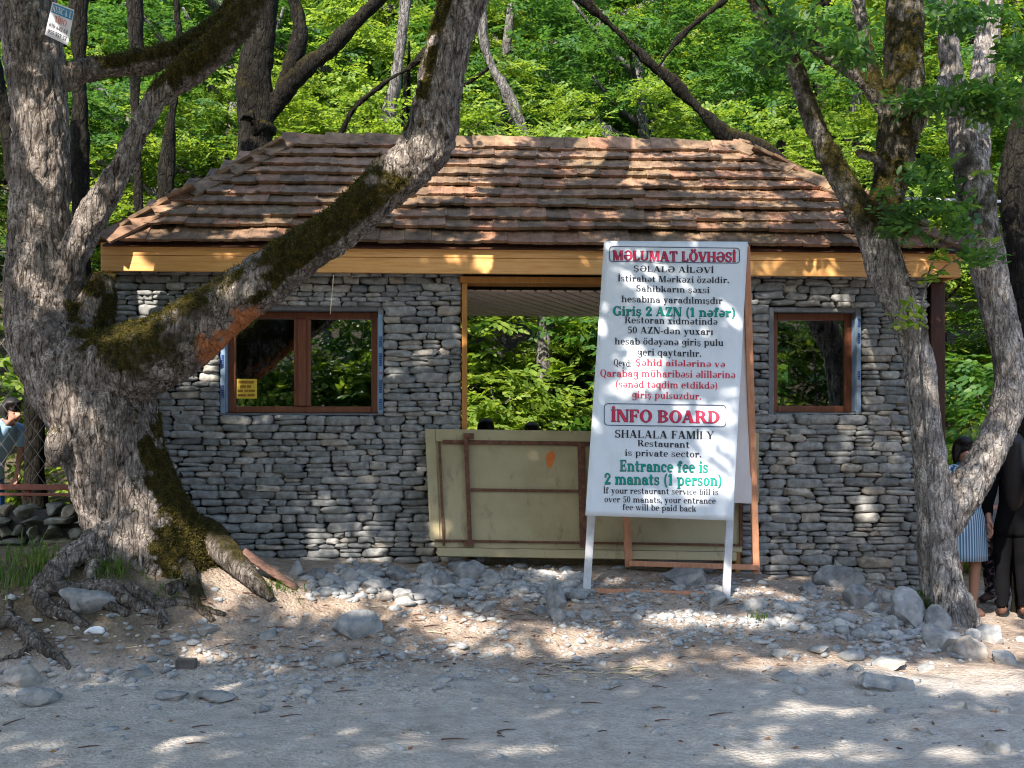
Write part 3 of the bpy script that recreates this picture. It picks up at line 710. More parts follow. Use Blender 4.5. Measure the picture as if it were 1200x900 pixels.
g('t',.56,V(.14,.12,.9),H(.02,.5,.6),Rg(.36,.16,.22,.17,180,320,.18,.09)); g('f',.54,V(.14,0,.82,'b'),H(.02,.46,.6),Rg(.36,.8,.22,.22,50,180,.18,.09),Dt(.48,.88,.1))
g('&',1.0,Rg(.36,.75,.2,.26,tv=.1),Rg(.36,.26,.34,.28,90,360,.17),L(.72,0,.22,.7,.2))
def textw(s): return sum(GL[ch][0]+.03 for ch in s)
def put_text(mb, quad, s, x0, x1, ytop, ybot, h, m=0, dx=0, dy=0, off=0):
    """cap height spans ytop..ybot in picture pixels at the line's two ends (x0, x1)"""
    W = textw(s); k = (x1-x0)/W; hy = ybot-ytop; x = 0.0
    sl = .014*0
    for ch in s:
        for i, poly in enumerate(GL[ch][1]):
            pts = []
            for qx, qy in poly:
                a, b = quad.inv(x0+(x+qx)*k+dx, ybot-qy*hy+dy+(x/W-.5)*2.0)
                pts.append(quad.at(a, b, warp(a, b)+h+off+(i % 9)*.00012))
            ar_ = sum(p[0]*q[1]-q[0]*p[1] for p, q in zip(poly, poly[1:]+poly[:1]))
            if ar_ < 0: pts = pts[::-1]
            mb.add(pts, [tuple(range(len(pts)))], m)
        x += GL[ch][0]+.03
def roundbox(mb, quad, x0, x1, y0, y1, h, m, r=4, wd=.9):
    pts = []
    for cx, cy, a0 in ((x1-r,y0+r,-90),(x1-r,y1-r,0),(x0+r,y1-r,90),(x0+r,y0+r,180)):
        for k in range(6):
            a = R(a0+k*18); pts.append((cx,cy,math.cos(a),math.sin(a)))
    n = len(pts)
    sk = lambda x: ((x-x0)/(x1-x0)-.5)*2
    at = lambda X_, Y_: quad.at(*quad.inv(X_, Y_), warp(*quad.inv(X_, Y_))+h)
    o = [at(cx+c_*r, cy+s_*r+sk(cx)) for cx,cy,c_,s_ in pts]; i = [at(cx+c_*(r-wd), cy+s_*(r-wd)+sk(cx)) for cx,cy,c_,s_ in pts]
    mb.add(o+i, [(k,(k+1)%n,n+(k+1)%n,n+k)[::-1] for k in range(n)], m)

# ------------------------------------------------------------------ the A-frame information board
DT, DBm = 9.16, 8.86
bq = Quad(P(708,282,DT), P(876.5,283,DT+.05), P(859,610,DBm+.05), P(686,604,DBm))
board = thing('information_board', 'tall white A-frame board printed with entrance fee text in front of the passage', 'sign board', hit(768,694))
NB = 24; mb = MB(); vs = []
def warp(a, b):
    e = math.sin(math.pi*a); return -.006-.016*e*noise.noise(Vector((a*2.2, b*3.5, 2)))-.006*noise.noise(Vector((a*7+b*3, b*5, 5)))*e+.004*abs(noise.noise(Vector((a*3-b*6, b*2+a*3, 9))))*e
for j in range(NB*2+1):
    for i in range(NB+1): vs.append(bq.at(i/NB, j/NB/2, warp(i/NB, j/NB/2)))
mb.add(vs, [(j*(NB+1)+i, (j+1)*(NB+1)+i, (j+1)*(NB+1)+i+1, j*(NB+1)+i+1) for j in range(NB*2) for i in range(NB)])
ban = child(mb, 'banner', M['white'], board, True); sd = ban.modifiers.new('thick', 'SOLIDIFY'); sd.thickness = .003; sd.offset = 1 if ban.data.polygons[0].normal.y > 0 else -1
mb = MB(); HT = .004
LINES = [("ŞƏLALƏ AİLƏVİ",742,837,313,320,2),("İstirahət Mərkəzi özəldir.",724,855,324.5,332,2),("Sahibkarın şəxsi",745,832,336.5,344,2),("hesabına yaradılmışdır",728,847,349,357,2),
 ("Restoran xidmətində",732,841,374,382,2),("50 AZN-dən yuxarı",735,836,386,394,2),("hesab ödəyənə giriş pulu",720,848,399,407,2),("geri qaytarılır.",746,822,412,420,2),("Qeyd:",719,740,424.2,432,2),
 ("Şəhid ailələrinə və",744,850,424.5,432.2,1),("Qarabağ müharibəsi əlillərinə",703,862,436.5,445,1),("(sənəd təqdim etdikdə)",721,841,449.5,457.5,1),("giriş pulsuzdur.",740,822,462,470,1),
 ("SHALALA FAMİLY",720,837,507,516,2),("Restaurant",747,808,518.5,526,2),("is private sector.",732,822,529.5,537,2),("İf your restaurant service bill is",707,842,573,580,2),("over 50 manats, your entrance",708,839,583,590,2),("fee will be paid back",729,816,592,599,2)]
for s, x0, x1, y0, y1, m in LINES: put_text(mb, bq, s, x0, x1, y0, y1, HT, m)
for s, x0, x1, y0, y1, m, md in (("MƏLUMAT LÖVHƏSİ",718,863,295,306.5,1,0),("İNFO BOARD",716,844,483.5,497.5,1,0),("Giriş 2 AZN (1 nəfər)",718,862,362,372.5,3,4),("Entrance fee is",726,830,542,554.5,3,4),("2 manats (1 person)",708,846,557,569.5,3,4)):
    for dx, dy in ((.55,.0),(-.55,0),(0,.5),(0,-.5)):
        if m == 3 and dx < 0: continue
        put_text(mb, bq, s, x0, x1, y0, y1, HT-.0028+.0003*(dx+2*dy), md, dx, dy)
    put_text(mb, bq, s, x0, x1, y0, y1, HT+.002, m)
roundbox(mb, bq, 714, 867, 289.5, 308.5, HT, 0); roundbox(mb, bq, 707.5, 851, 476, 502, HT, 0, 5)
lt = child(mb, 'lettering', [M['navy'], M['crimson'], M['ink'], M['teal'], M['tealdk']], board)
lt.parent = ban
# legs and rear panel
def ext(px, py, D): return P(px, py, D)
RB = 9.62
for nm, a, b, wd, mt_ in (('front_leg', bq.at(.035,.02,-.03), hit(686.5,694)+Vector((0,-.02,-.06)), .062, 'paintwood'), ('front_leg', bq.at(.965,.02,-.03), hit(850,699)+Vector((0,-.02,-.06)), .062, 'paintwood'),
                      ('rear_leg', bq.at(.06,.01,-.06), P(737,664,RB), .065, 'rawwood'), ('rear_leg', bq.at(1.0,.01,-.06), P(886,672,RB+.03), .06, 'rawwood')):
    mb = MB(); mb.bar(a, b, wd, .04, (0,1,0)); child(mb, nm, M[mt_], board, bevel=.003)
mb = MB(); mb.bar(hit(688,692)+Vector((0,-.02,.0)), hit(850,697)+Vector((0,-.02,.0)), .035, .045, (0,0,1)); child(mb, 'cross_bar', M['rawwood'], board, bevel=.003)
mb = MB(); mb.bar(P(737,660,RB-.05), P(889,665,RB-.02), .04, .045, (0,0,1)); child(mb, 'cross_bar', M['rawwood'], board, bevel=.003)
mb = MB(); q = [bq.at(.03,.0,-.075), bq.at(1.02,.0,-.075), P(881,590,RB-.08), P(736,584,RB-.1)]
k = Vector((0,.004,0)); mb.hexa([p for p in (q[3],q[2],q[1],q[0])]+[p+k for p in (q[3],q[2],q[1],q[0])]); child(mb, 'rear_banner', M['whiteback'], board)

# ------------------------------------------------------------------ organic trees (remeshed limbs)
def remesh(mb, voxel, smooth_it=3):
    me = mb.mesh('tmp', []); o = bpy.data.objects.new('tmp', me); COL.objects.link(o)
    r = o.modifiers.new('r', 'REMESH'); r.mode = 'VOXEL'; r.voxel_size = voxel; r.use_smooth_shade = True
    s = o.modifiers.new('s', 'SMOOTH'); s.iterations = smooth_it; s.factor = .5
    dg = bpy.context.evaluated_depsgraph_get(); dg.update()
    out = bpy.data.meshes.new_from_object(o.evaluated_get(dg)); bpy.data.objects.remove(o); bpy.data.meshes.remove(me)
    return out
def peelL(x, y, z, n):
    px, py = proj((x, y, z)); px += noise.noise((x*9, y*9, z*9))*10
    return win(px, 232, 306, 8)*win(py, 358, 425, 8)*sm(.42, .62, -n[2]+.35*noise.noise((x*11,y*11,z*11)))
def barkify(me, amp, flute, mossfn=None, sz=(13,13,2.6), peel=None):
    n = len(me.vertices); co = np.empty(n*3, 'f'); me.vertices.foreach_get('co', co); co = co.reshape(-1,3)
    no = np.empty(n*3, 'f'); me.vertices.foreach_get('normal', no); no = no.reshape(-1,3)
    d = np.zeros(n, 'f'); ms = np.zeros(n, 'f'); pl = np.zeros(n, 'f')
    for i in range(n):
        x, y, z = co[i]
        a = noise.noise((x*2.6, y*2.6, z*.9))*flute
        b = noise.fractal((x*sz[0], y*sz[1], z*sz[2]), .8, 2.1, 4)
        vd = noise.voronoi((x*8+b*.35, y*8+b*.35, z*2.9+a*4))[0]; ck = min(1, (vd[1]-vd[0])*3.2)
        d[i] = a+(ck-.8)*amp*.55+(1-abs(b)*2)*amp*.4+noise.noise((x*28, y*28, z*14))*amp*.3
        if mossfn: ms[i] = mossfn(x, y, z, no[i])
        if peel: pl[i] = peel(x, y, z, no[i])
    co += no*d[:,None]
    me.vertices.foreach_set('co', co.ravel()); at = me.attributes.new('moss', 'FLOAT', 'POINT'); at.data.foreach_set('value', ms)
    at = me.attributes.new('peel', 'FLOAT', 'POINT'); at.data.foreach_set('value', pl)
    me.polygons.foreach_set('use_smooth', [True]*len(me.polygons)); me.update()
LK = .97
def limb(mb, rows, n=14, res=5):
    mb.tube([P(a,b,c_) for a,b,c_,r in rows], [r*c_/F*LK for a,b,c_,r in rows], n, res=res)
def local(me, loc):
    me.transform(Matrix.Translation(-Vector(loc))); return me

# leaves
def leaf_arrays(rng, n, ll=.095, lw=.05, spray=.22):
    """one spray: n leaves on a flat twig; returns (n*6,3)"""
    out = []
    for k in range(n):
        side = -1 if k % 2 else 1; t = (k+.5)/n
        bx, by = (t-.6)*spray, side*.012; a = side*rng.uniform(.5, 1.0)*(1.15-t*.6)
        l = ll*rng.uniform(.75, 1.15); w2 = lw*rng.uniform(.85, 1.1)/2
        ca, sa = math.cos(a), math.sin(a); dr = rng.uniform(-.35, .1); fo = rng.uniform(.1, .5)*w2; tw = rng.uniform(-.5,.5)
        for u, v_ in ((0,0),(.32,1),(.7,.8),(1,0),(.7,-.8),(.32,-1)):
            X_ = u*l; Y_ = v_*w2; Z_ = dr*u*l+fo*abs(v_)+tw*Y_
            out.append((bx+X_*ca-Y_*sa, by+X_*sa+Y_*ca, Z_))
    return np.array(out, 'f')
def leaf_mesh(name, pos, rng, nl=8, scale=(.8,1.25), tilt=.35, ll=.095, lw=.05, spray=.22, mat_='leaf', yaw=None):
    tm = [leaf_arrays(rng, nl, ll, lw, spray) for _ in range(12)]
    n = len(pos); nr = np.random.RandomState(rng.randint(0, 9999))
    A = np.empty((n, nl*6, 3), 'f')
    for i in range(n):
        y = yaw[i]+nr.uniform(-.7,.7) if yaw is not None else nr.uniform(0, 6.283)
        tx, ty = nr.normal(0, tilt), nr.normal(.1, tilt); s = nr.uniform(*scale)
        cz, sz_, cx, sx, cy, sy = math.cos(y), math.sin(y), math.cos(tx), math.sin(tx), math.cos(ty), math.sin(ty)
        Rm = np.array([[cz,-sz_,0],[sz_,cz,0],[0,0,1]]) @ np.array([[cy,0,sy],[0,1,0],[-sy,0,cy]]) @ np.array([[1,0,0],[0,cx,-sx],[0,sx,cx]])
        A[i] = tm[i % 12] @ (Rm.T*s)+pos[i]
    V_ = A.reshape(-1,3); nleaf = n*nl; b = np.arange(nleaf)*6
    q = np.stack([b, b+1, b+2, b+3, b, b+3, b+4, b+5], 1).reshape(-1)
    me = bpy.data.meshes.new(name); me.vertices.add(len(V_)); me.vertices.foreach_set('co', V_.ravel())
    me.loops.add(len(q)); me.loops.foreach_set('vertex_index', q.astype('i'))
    np_ = nleaf*2; me.polygons.add(np_); me.polygons.foreach_set('loop_start', np.arange(np_, dtype='i')*4)
    try: me.polygons.foreach_set('loop_total', np.full(np_, 4, 'i'))
    except Exception: pass
    me.update(calc_edges=True); me.materials.append(M[mat_]); return me

# --- the big leaning tree at the left
LT = P(160, 668, 9.0); LT.z = ground_z(LT.x, LT.y)
old = thing('leaning_tree', 'massive old mossy tree leaning a thick limb across the gatehouse', 'tree', LT)
mb = MB()
limb(mb, [(196,715,8.98,72),(190,672,8.98,66),(172,632,9,61),(156,600,9,60),(142,567,9,58),(134,533,9,58),(118,485,9,64),(92,440,9,64),(62,400,9.02,50),(47,345,9.05,39),(46,300,9.06,36),(48,250,9.08,34),(49,150,9.1,32),(44,100,9.1,34),(38,50,9.1,36),(30,0,9.1,35),(22,-90,9.1,32),(5,-230,9.1,28),(-30,-420,9.1,18)], 20)
limb(mb, [(96,462,9.0,60),(140,432,8.92,52),(200,406,8.82,41),(267,358,8.75,32),(340,306,8.68,29),(400,264,8.6,27),(440,230,8.55,27),(478,196,8.52,29),(500,168,8.5,31),(508,140,8.5,30),(516,100,8.5,27),(527,50,8.5,26),(543,0,8.5,27),(575,-70,8.5,25),(600,-200,8.5,22),(590,-380,8.5,14)], 18)
limb(mb, [(62,350,9.0,24),(80,310,8.98,18),(108,252,9.0,16),(140,200,9.03,14),(165,150,9.07,14),(184,115,9.1,15),(218,84,9.15,17),(262,48,9.2,17),(300,-10,9.25,15),(340,-120,9.3,12)], 14)
limb(mb, [(58,104,9.1,14),(92,84,9.2,15),(140,76,9.3,13),(188,68,9.35,13),(238,44,9.4,13),(272,12,9.45,12),(290,-60,9.5,10)], 12)
limb(mb, [(88,420,9.05,36),(104,372,9.1,28),(114,342,9.12,20),(120,322,9.12,12)], 12)     # old stub
limb(mb, [(78,505,8.8,14),(70,516,8.66,15),(67,528,8.62,14),(70,542,8.66,10)], 10)         # burl
limb(mb, [(172,540,9.08,26),(190,590,9.08,28),(214,632,9.05,32),(244,672,9.02,26),(262,700,9,20)], 12)       # buttresses
limb(mb, [(124,590,8.8,24),(138,640,8.66,17),(148,680,8.6,12)], 10)
limb(mb, [(150,600,8.78,22),(160,650,8.66,15),(172,690,8.58,9)], 10)
pass
ROOTS = []
def root(mb, rows, lift=.5):
    pts = []; rd = []
    for a, b, r in rows:
        p = hit(a, b); k = .88*r*p.y/F; pts.append(p+Vector((0, .0, k*lift))); rd.append(k)
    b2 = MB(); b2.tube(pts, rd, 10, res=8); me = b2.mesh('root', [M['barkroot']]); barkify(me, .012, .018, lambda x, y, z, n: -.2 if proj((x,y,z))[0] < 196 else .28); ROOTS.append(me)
limb(mb, [(132,618,8.72,20),(108,636,8.56,16),(84,654,8.46,14),(66,672,8.38,13),(50,692,8.28,11)], 10)
limb(mb, [(128,640,8.66,14),(112,662,8.5,11),(104,688,8.36,8)], 10)
root(mb, [(196,652,19),(216,648,24),(240,653,24),(264,668,20),(284,683,15),(302,697,11),(318,708,5)], 1.2)
root(mb, [(214,655,12),(220,676,10),(232,694,7),(240,706,4)], .9)
root(mb, [(66,676,13),(46,694,12),(54,716,11),(84,728,8),(104,736,5)])
root(mb, [(58,694,11),(92,695,10),(128,692,10),(146,706,8),(172,718,5),(186,722,2)])
root(mb, [(70,712,8),(100,714,8),(126,712,6),(150,722,3)])
root(mb, [(150,690,9),(184,710,8),(214,708,7),(240,716,6),(264,722,3)])
root(mb, [(196,696,9),(222,690,9),(232,712,7),(250,730,4)])
root(mb, [(172,704,7),(190,724,6),(186,738,3)])
root(mb, [(-20,745,9),(12,735,10),(32,748,10),(52,764,9),(72,776,6),(82,786,3)], .6)
root(mb, [(36,750,7),(26,768,6),(6,774,5),(-12,782,4)], .6)
root(mb, [(14,735,8),(10,718,6),(12,700,4)], .6)
me = remesh(mb, .016, 3)
def win(v, a, b, e=22): return sm(a-e, a+e, v)*(1-sm(b-e, b+e, v))
def mossL(x, y, z, n):
    px, py = proj((x, y, z)); q = noise.fractal((x*5, y*5, z*5), .8, 2, 4)*38; px += q; py += q*.7
    m = -.12
    m += 1.25*sm(160, 190, px)*sm(470, 510, py)*(1-sm(655, 700, py))*(1-.5*max(0, -n[0]))
    m -= .22*win(px, -60, 110)*win(py, -50, 380)
    m += .22*win(px, 40, 240)*win(py, 400, 560)
    m += .5*win(px, 110, 330)*win(py, 330, 450)
    up = sm(-.85, -.5, n[2])
    m += (1.0*up-.35*(1-up))*win(px, 300, 500)*win(py, 200, 430)
    lf = sm(-.1, .5, -n[0])
    m += (.95*lf-.35*(1-lf))*sm(485, 505, px)*(1-sm(180, 240, py))
    m -= .25*win(px, 80, 178)*win(py, 130, 350)*(1 if px > 88 else .3)
    m += .85*win(px, 95, 340)*(1-sm(95, 125, py))*sm(-.9, -.2, n[2]+.3*n[0])
    m += .6*win(px, 95, 140, 10)*win(py, 310, 410, 12)
    m -= .25*sm(680, 700, py)
    return m
barkify(me, .032, .03, mossL, peel=peelL)
def fuzz(me, thr, cnt, seed):
    rg = random.Random(seed); at = me.attributes['moss'].data; vs = []; fs = []; n = len(me.vertices)
    pool = [i for i in range(n) if .42*me.vertices[i].normal.z+at[i].value+.35*noise.noise(me.vertices[i].co*5) > thr]
    for k in range(min(cnt, 3*len(pool))):
        v = me.vertices[rg.choice(pool)]; c_ = v.co+Vector((rg.gauss(0,.008), rg.gauss(0,.008), rg.gauss(0,.008)))
        d = (v.normal+Vector((rg.gauss(0,.6), rg.gauss(0,.6), rg.gauss(0,.6)))).normalized(); l = rg.uniform(.008, .024); w_ = d.orthogonal().normalized()*rg.uniform(.003, .006)
        o = len(vs); vs += [c_-w_-d*.004, c_+w_-d*.004, c_+d*l]; fs.append((o, o+1, o+2))
    m2 = bpy.data.meshes.new('moss'); m2.from_pydata(vs, [], fs); m2.materials.append(M['moss']); return m2
local(me, LT); me.materials.append(M['bark'])
link('trunk', me, old)
tag(link('moss', fuzz(me, .38, 60000, 3), old), kind='stuff')
for q in ROOTS: link('root', local(q, LT), old)
# peeled orange bark under the limb
mb = MB()
pk = MB()
# --- the two stemmed tree at the right
LK = .82
RT = P(1112, 722, 9.35); RT.z = ground_z(RT.x, RT.y)
twin = thing('twin_stem_tree', 'slim twin-stemmed tree with patchy grey bark in front of right gatehouse corner', 'tree', RT)
mb = MB()
limb(mb, [(1114,760,9.3,38),(1112,720,9.33,32),(1104,680,9.35,28),(1099,640,9.35,26),(1097,590,9.35,25),(1088,525,9.35,22),(1080,460,9.35,21),(1072,400,9.35,20),(1052,350,9.35,23),(1034,305,9.35,26),(1028,268,9.38,25),(1041,220,9.4,24),(1051,165,9.4,28),(1059,100,9.4,28),(1060,30,9.4,27),(1066,-70,9.4,24),(1080,-260,9.4,16)], 14)
limb(mb, [(1028,285,9.38,24),(1012,258,9.36,20),(990,215,9.32,17),(964,168,9.3,15),(946,122,9.25,14),(926,66,9.2,12),(890,8,9.15,11),(860,-50,9.1,9),(830,-150,9.1,6)], 12)
limb(mb, [(1100,625,9.35,24),(1128,580,9.4,27),(1158,532,9.45,24),(1180,480,9.5,22),(1184,430,9.55,23),(1172,370,9.6,24),(1158,310,9.62,26),(1146,250,9.65,26),(1138,195,9.68,24),(1126,140,9.7,20),(1114,80,9.7,17),(1108,10,9.7,15),(1100,-90,9.7,12)], 12)
limb(mb, [(1138,210,9.68,22),(1146,140,9.8,18),(1152,85,9.9,17),(1160,25,10,17),(1168,-60,10,15),(1180,-220,10,10)], 12)
limb(mb, [(1052,160,9.4,14),(1032,116,9.35,10),(1018,60,9.3,9.5),(1006,0,9.3,9),(995,-80,9.3,7)], 10)
limb(mb, [(1040,135,9.38,11),(1008,92,9.32,10),(965,62,9.25,9),(915,36,9.2,8),(885,20,9.18,6)], 10)
limb(mb, [(1062,165,9.42,13),(1082,135,9.5,10),(1100,112,9.6,9),(1104,90,9.65,8)], 10)
limb(mb, [(1035,190,9.3,8),(1020,183,9.2,7),(1004,178,9.12,6)], 8)
limb(mb, [(1125,700,9.3,18),(1145,735,9.2,10)], 8)
me = remesh(mb, .017, 3)
def mossR(x, y, z, n):
    px, py = proj((x, y, z)); q = noise.fractal((x*6, y*6, z*6), .8, 2, 4)*22; px += q; py += q
    m = -.2+.8*(1-sm(250, 310, py))*(1-sm(1085, 1100, px))+.6*sm(1095, 1110, px)*win(py, 150, 330)
    m += .5*sm(1035, 1050, px)*win(py, 250, 420)*sm(.0, .4, n[0])*(1-sm(1090, 1110, px))+.2*win(px, 1130, 1200)*win(py, 420, 480, 14)
    m -= .25*sm(1085, 1110, px)*(1-sm(150, 210, py))+.15*sm(420, 450, py)
    return m
barkify(me, .024, .02, mossR); local(me, RT); me.materials.append(M['barkr']); link('trunk', me, twin)
tag(link('moss', fuzz(me, .36, 14000, 4), twin), kind='stuff')

# ------------------------------------------------------------------ canopy over the road: unseen leaves added and placed to cast the shade pattern
LIT = {
 'ground': [(345,708,66,16,12),(480,726,66,13,12),(590,748,130,16,8),(730,768,120,12,3),(950,786,120,7,2),(655,676,75,6,4),(850,733,90,7,2),(900,703,40,3,5),(1090,792,140,9,2),(1150,812,60,2,0),(1010,888,170,3,0),(590,882,90,1,0),(130,876,130,2,0),(240,772,80,2,2),(960,840,60,1,0),(1185,745,40,26,0),(278,680,60,24,30)],
 'wall': [(305,585,120,75,-15),(430,635,110,34,0),(225,520,40,50,0),(905,662,42,26,0),(960,640,14,10,0),(492,392,24,14,0),(1010,560,12,24,0),(380,590,34,18,0),(610,420,60,60,0),(735,420,60,70,0)],
 'board': [(768,288,40,12,-10),(765,325,30,10,-10),(742,430,26,34,-30),(830,572,44,34,0),(848,495,28,56,15),(866,345,16,18,0),(694,500,10,14,0),(800,370,26,8,20),(800,602,40,6,0),(790,470,10,5,0)],
 'roof': [(640,182,120,30,8),(250,235,100,42,-32),(720,205,80,14,5),(430,245,60,20,0),(560,225,70,12,0),(1010,245,50,10,20),(860,172,60,12,0),(360,190,40,16,0)],
 'trunk': [(105,580,48,90,-10),(195,380,70,40,-25),(50,250,34,110,0),(50,110,30,80,0),(120,230,40,60,30),(420,250,60,30,-35),(515,150,30,110,0),(200,100,50,30,-40),(240,645,66,40,30)],
}
def inell(lst, px, py):
    for cx, cy, rx, ry, a in lst:
        dx, dy = px-cx, py-cy; ca, sa = math.cos(R(a)), math.sin(R(a))
        u, v_ = (dx*ca+dy*sa)/(rx*1.1+10), (-dx*sa+dy*ca)/(ry*1.15+8)
        if u*u+v_*v_ < 1: return True
    return False
def roofz(y): return EZ+(RZ-EZ)*(y-9.7)/1.45
def shade_lit(p):
    """follow the sun ray from canopy point p to what it shades; True if the photograph is sunlit there"""
    # left tree plane
    t = (8.75-p[1])/SUN_D.y
    if t > 0:
        q = p+SUN_D*t; a, b = proj(q)
        if q.z > .5:
            if (a < 250 and b < 660) or (a < 545 and abs(b-(470-.62*a)) < 38 and a > 240) or (470 < a < 545 and b < 200):
                return inell(LIT['trunk'], a, b)
        t = (9.0-p[1])/SUN_D.y; q = p+SUN_D*t; a, b = proj(q)
        if 686 < a < 876 and 282 < b < 610: return inell(LIT['board'], a, b)
    t = 0
    for k in range(160):
        t += .12; q = p+SUN_D*t
        if q.y < 4: continue
        if 9.3 < q.y < 9.75 and 3.08 < q.z < 3.42 and -3.7 < q.x < 4.2: return False
        if q.y >= 9.75 and q.z < 3.25 and -3.6 < q.x < 4.1: return inell(LIT['wall'], *proj(q)) and (proj(q)[1] < 470 or rng.random() < .8)
        if q.y >= 9.6 and -3.6 < q.x < 4.1 and 3.2 < q.z <= roofz(q.y): return inell(LIT['roof'], *proj(q)) or rng.random() < .22
        if q.z <= ground_z(q.x, q.y, False):
            a, b = proj(q)
            return inell(LIT['ground'], a, b) or (b > 785 and rng.random() < .1)
        if q.y > 16: return None
    return None
rng = random.Random(11)
canopy = {'old': [], 'twin': [], 'road': [], 'left': []}
blobs = []
cnt = 0
U1 = SUN_D.cross(Vector((0,0,1))).normalized(); U2 = SUN_D.cross(U1).normalized()
SPC = Vector((0,0,0))
for k in range(14500):
    # a target in the view (ground, wall or roof), carried back towards the sun to crown height
    r_ = rng.random()
    if r_ < .5: tx, ty, tz = rng.uniform(-6, 6.5), rng.uniform(4.6, 9.8), .1
    elif r_ < .82: tx, ty, tz = rng.uniform(-4.2, 4.8), 9.7, rng.uniform(.2, 3.3)
    else:
        ty = rng.uniform(9.7, 11.2); tx, tz = rng.uniform(-4.2, 4.6), roofz(ty)
    zc = rng.uniform(6.4, 8.6); kk = (zc-tz)/(-SUN_D.z)
    p = Vector((tx, ty, tz))-SUN_D*kk
    if p.z < CAMZ+.43*max(p.y, 0)+.5: continue
    if noise.noise(Vector((p.x*.9, p.y*.9, p.z*.9))) < -.42: continue       # open gaps between boughs
    lit = shade_lit(p+SPC)
    if lit and rng.random() > .05: continue  # leaf left out where it would shade a lit patch
    if p.y > 5.2 and p.x < -1.2: canopy['old'].append(p)
    elif p.x > .2 and p.y > 3: canopy['twin'].append(p)
    elif p.x < -6.0: canopy['left'].append(p)
    else: canopy['road'].append(p)
def nparr(l): return np.array([tuple(q) for q in l], 'f')
def crown(name, pts, parent, seed, **kw):
    a = nparr(pts)-np.array(parent.location, 'f'); return link(name, leaf_mesh(name, a, random.Random(seed), **kw), parent)
CK = dict(nl=9, ll=.12, lw=.075, spray=.3, tilt=.4)
if canopy['old']: crown('crown', canopy['old'], old, 1, **CK)
# drooping leafy twigs of the twin-stemmed tree that hang in view
tw = list(canopy['twin']); rg = random.Random(8)
for cx, cy, D_, wx, wy, n_ in ((1150,112,8.9,50,9,60),(1085,120,9.0,40,10,34),(1060,255,9.0,26,26,34),(930,30,8.9,60,20,30),(1085,205,8.9,24,14,20),(1000,62,8.9,30,12,24),(1140,20,8.9,40,16,40),(1120,255,8.9,24,30,24),(1145,300,8.9,16,10,12),(1172,130,9,30,10,26),(900,70,8.8,30,10,26),(1190,60,9,20,30,30)):
    for k in range(n_): tw.append(P(cx+rg.gauss(0,wx*.55), cy+rg.gauss(0,wy*.5), D_+rg.uniform(-.25,.25)))
crown('crown', tw, twin, 2, nl=8, ll=.085, lw=.042, spray=.26, tilt=.5, mat_='leafteal')
def simple_trunk(base_, top, r, seed, mat_, forks=5, reach=2.2):
    rg = random.Random(seed); mb = MB(); b = Vector(base_); t = Vector(top); pts = []
    for k in range(7):
        f = k/6; pts.append(b.lerp(t, f)+Vector((rg.uniform(-.12,.12), rg.uniform(-.12,.12), 0))*(1 if 0 < k < 6 else 0))
    mb.tube(pts, [r*(1.25 if k == 0 else 1)*(1-.6*k/6) for k in range(7)], 10, res=4)
    for k in range(forks):
        f = .45+.5*k/forks; s = b.lerp(t, f); a = rg.uniform(0, 6.28); l = reach*rg.uniform(.6, 1.1)
        e = s+Vector((math.cos(a)*l, math.sin(a)*l, l*rg.uniform(.35, .8)))
        mb.tube([s, s.lerp(e, .5)+Vector((0,0,-.1)), e], [r*.45, r*.3, r*.1], 7, res=3)
    return mb
for key, pos, top, lab in (('road', (-5.6,-1.6,0), (-4.6,.4,8.2), 'spreading tree beside the road that shades the foreground'), ('left', (-9.6,1.5,0), (-9,1,8), 'tall tree left of the road beyond the picture edge')):
    t = thing('unseen_shade_tree', lab, 'tree', pos)  # unseen trees added to carry the shade-casting leaves
    child(simple_trunk(pos, top, .3, len(lab), 'barkshade', 7, 3.2), 'trunk', M['barkshade'], t, True)
    if canopy[key]: crown('crown', canopy[key], t, 5, **CK)
print('canopy', {k: len(v) for k, v in canopy.items()})

# ------------------------------------------------------------------ the wood behind
def layered(seed, rx, rz, nb, ns):
    rg = random.Random(seed); pts = []; yw = []
    for b in range(nb):
        while True:
            x, y, z = rg.uniform(-1,1), rg.uniform(-1,1), rg.uniform(-1,1); d = x*x+y*y+z*z
            if .18 < d < 1: break
        c_ = Vector((x*rx, y*rx, z*rz)); a = math.atan2(y, x); rr = rg.uniform(.45, 1.0)
        for k in range(ns):
            u = rg.gauss(0, rr*.55); v_ = rg.gauss(0, rr*.38); dz = rg.gauss(0, .09)-.12*(u*u)/rr
            pts.append((c_.x+u*math.cos(a)-v_*math.sin(a), c_.y+u*math.sin(a)+v_*math.cos(a), c_.z+dz)); yw.append(a)
    return np.array(pts, 'f'), yw
VAR = []
for i in range(4):
    p_, y_ = layered(40+i, 2.5, 2.9, 72, 46)
    cm = leaf_mesh('crown', p_+np.array((0,0,5.4), 'f'), random.Random(i), nl=9, ll=.09, lw=.046, spray=.27, tilt=.34, mat_=('leaf','leafteal','leaf','leaf')[i], yaw=y_)
    tm = simple_trunk((0,0,-.4), (.3*math.sin(i),.2,7.4), .15+.03*i, 70+i, 'barkshade', 9, 2.0).mesh('trunk', [M['barkshade'] if i % 2 == 0 else M['barkpale']], True)
    VAR.append((cm, tm))
def forest_tree(x, y, v, s, rz, label, group, name='woodland_tree', dz=0):
    z = ground_z(x, y, False)+dz
    t = thing(name, label, 'tree', (x, y, z), rz, group); t.scale = (s, s, s)
    a = link('crown', VAR[v][0], t); b = link('trunk', VAR[v][1], t); return t
rg = random.Random(21); n = 0
WL = 'leafy green tree in the wood behind the gatehouse'; WG = 'trees of the wood behind the gatehouse'
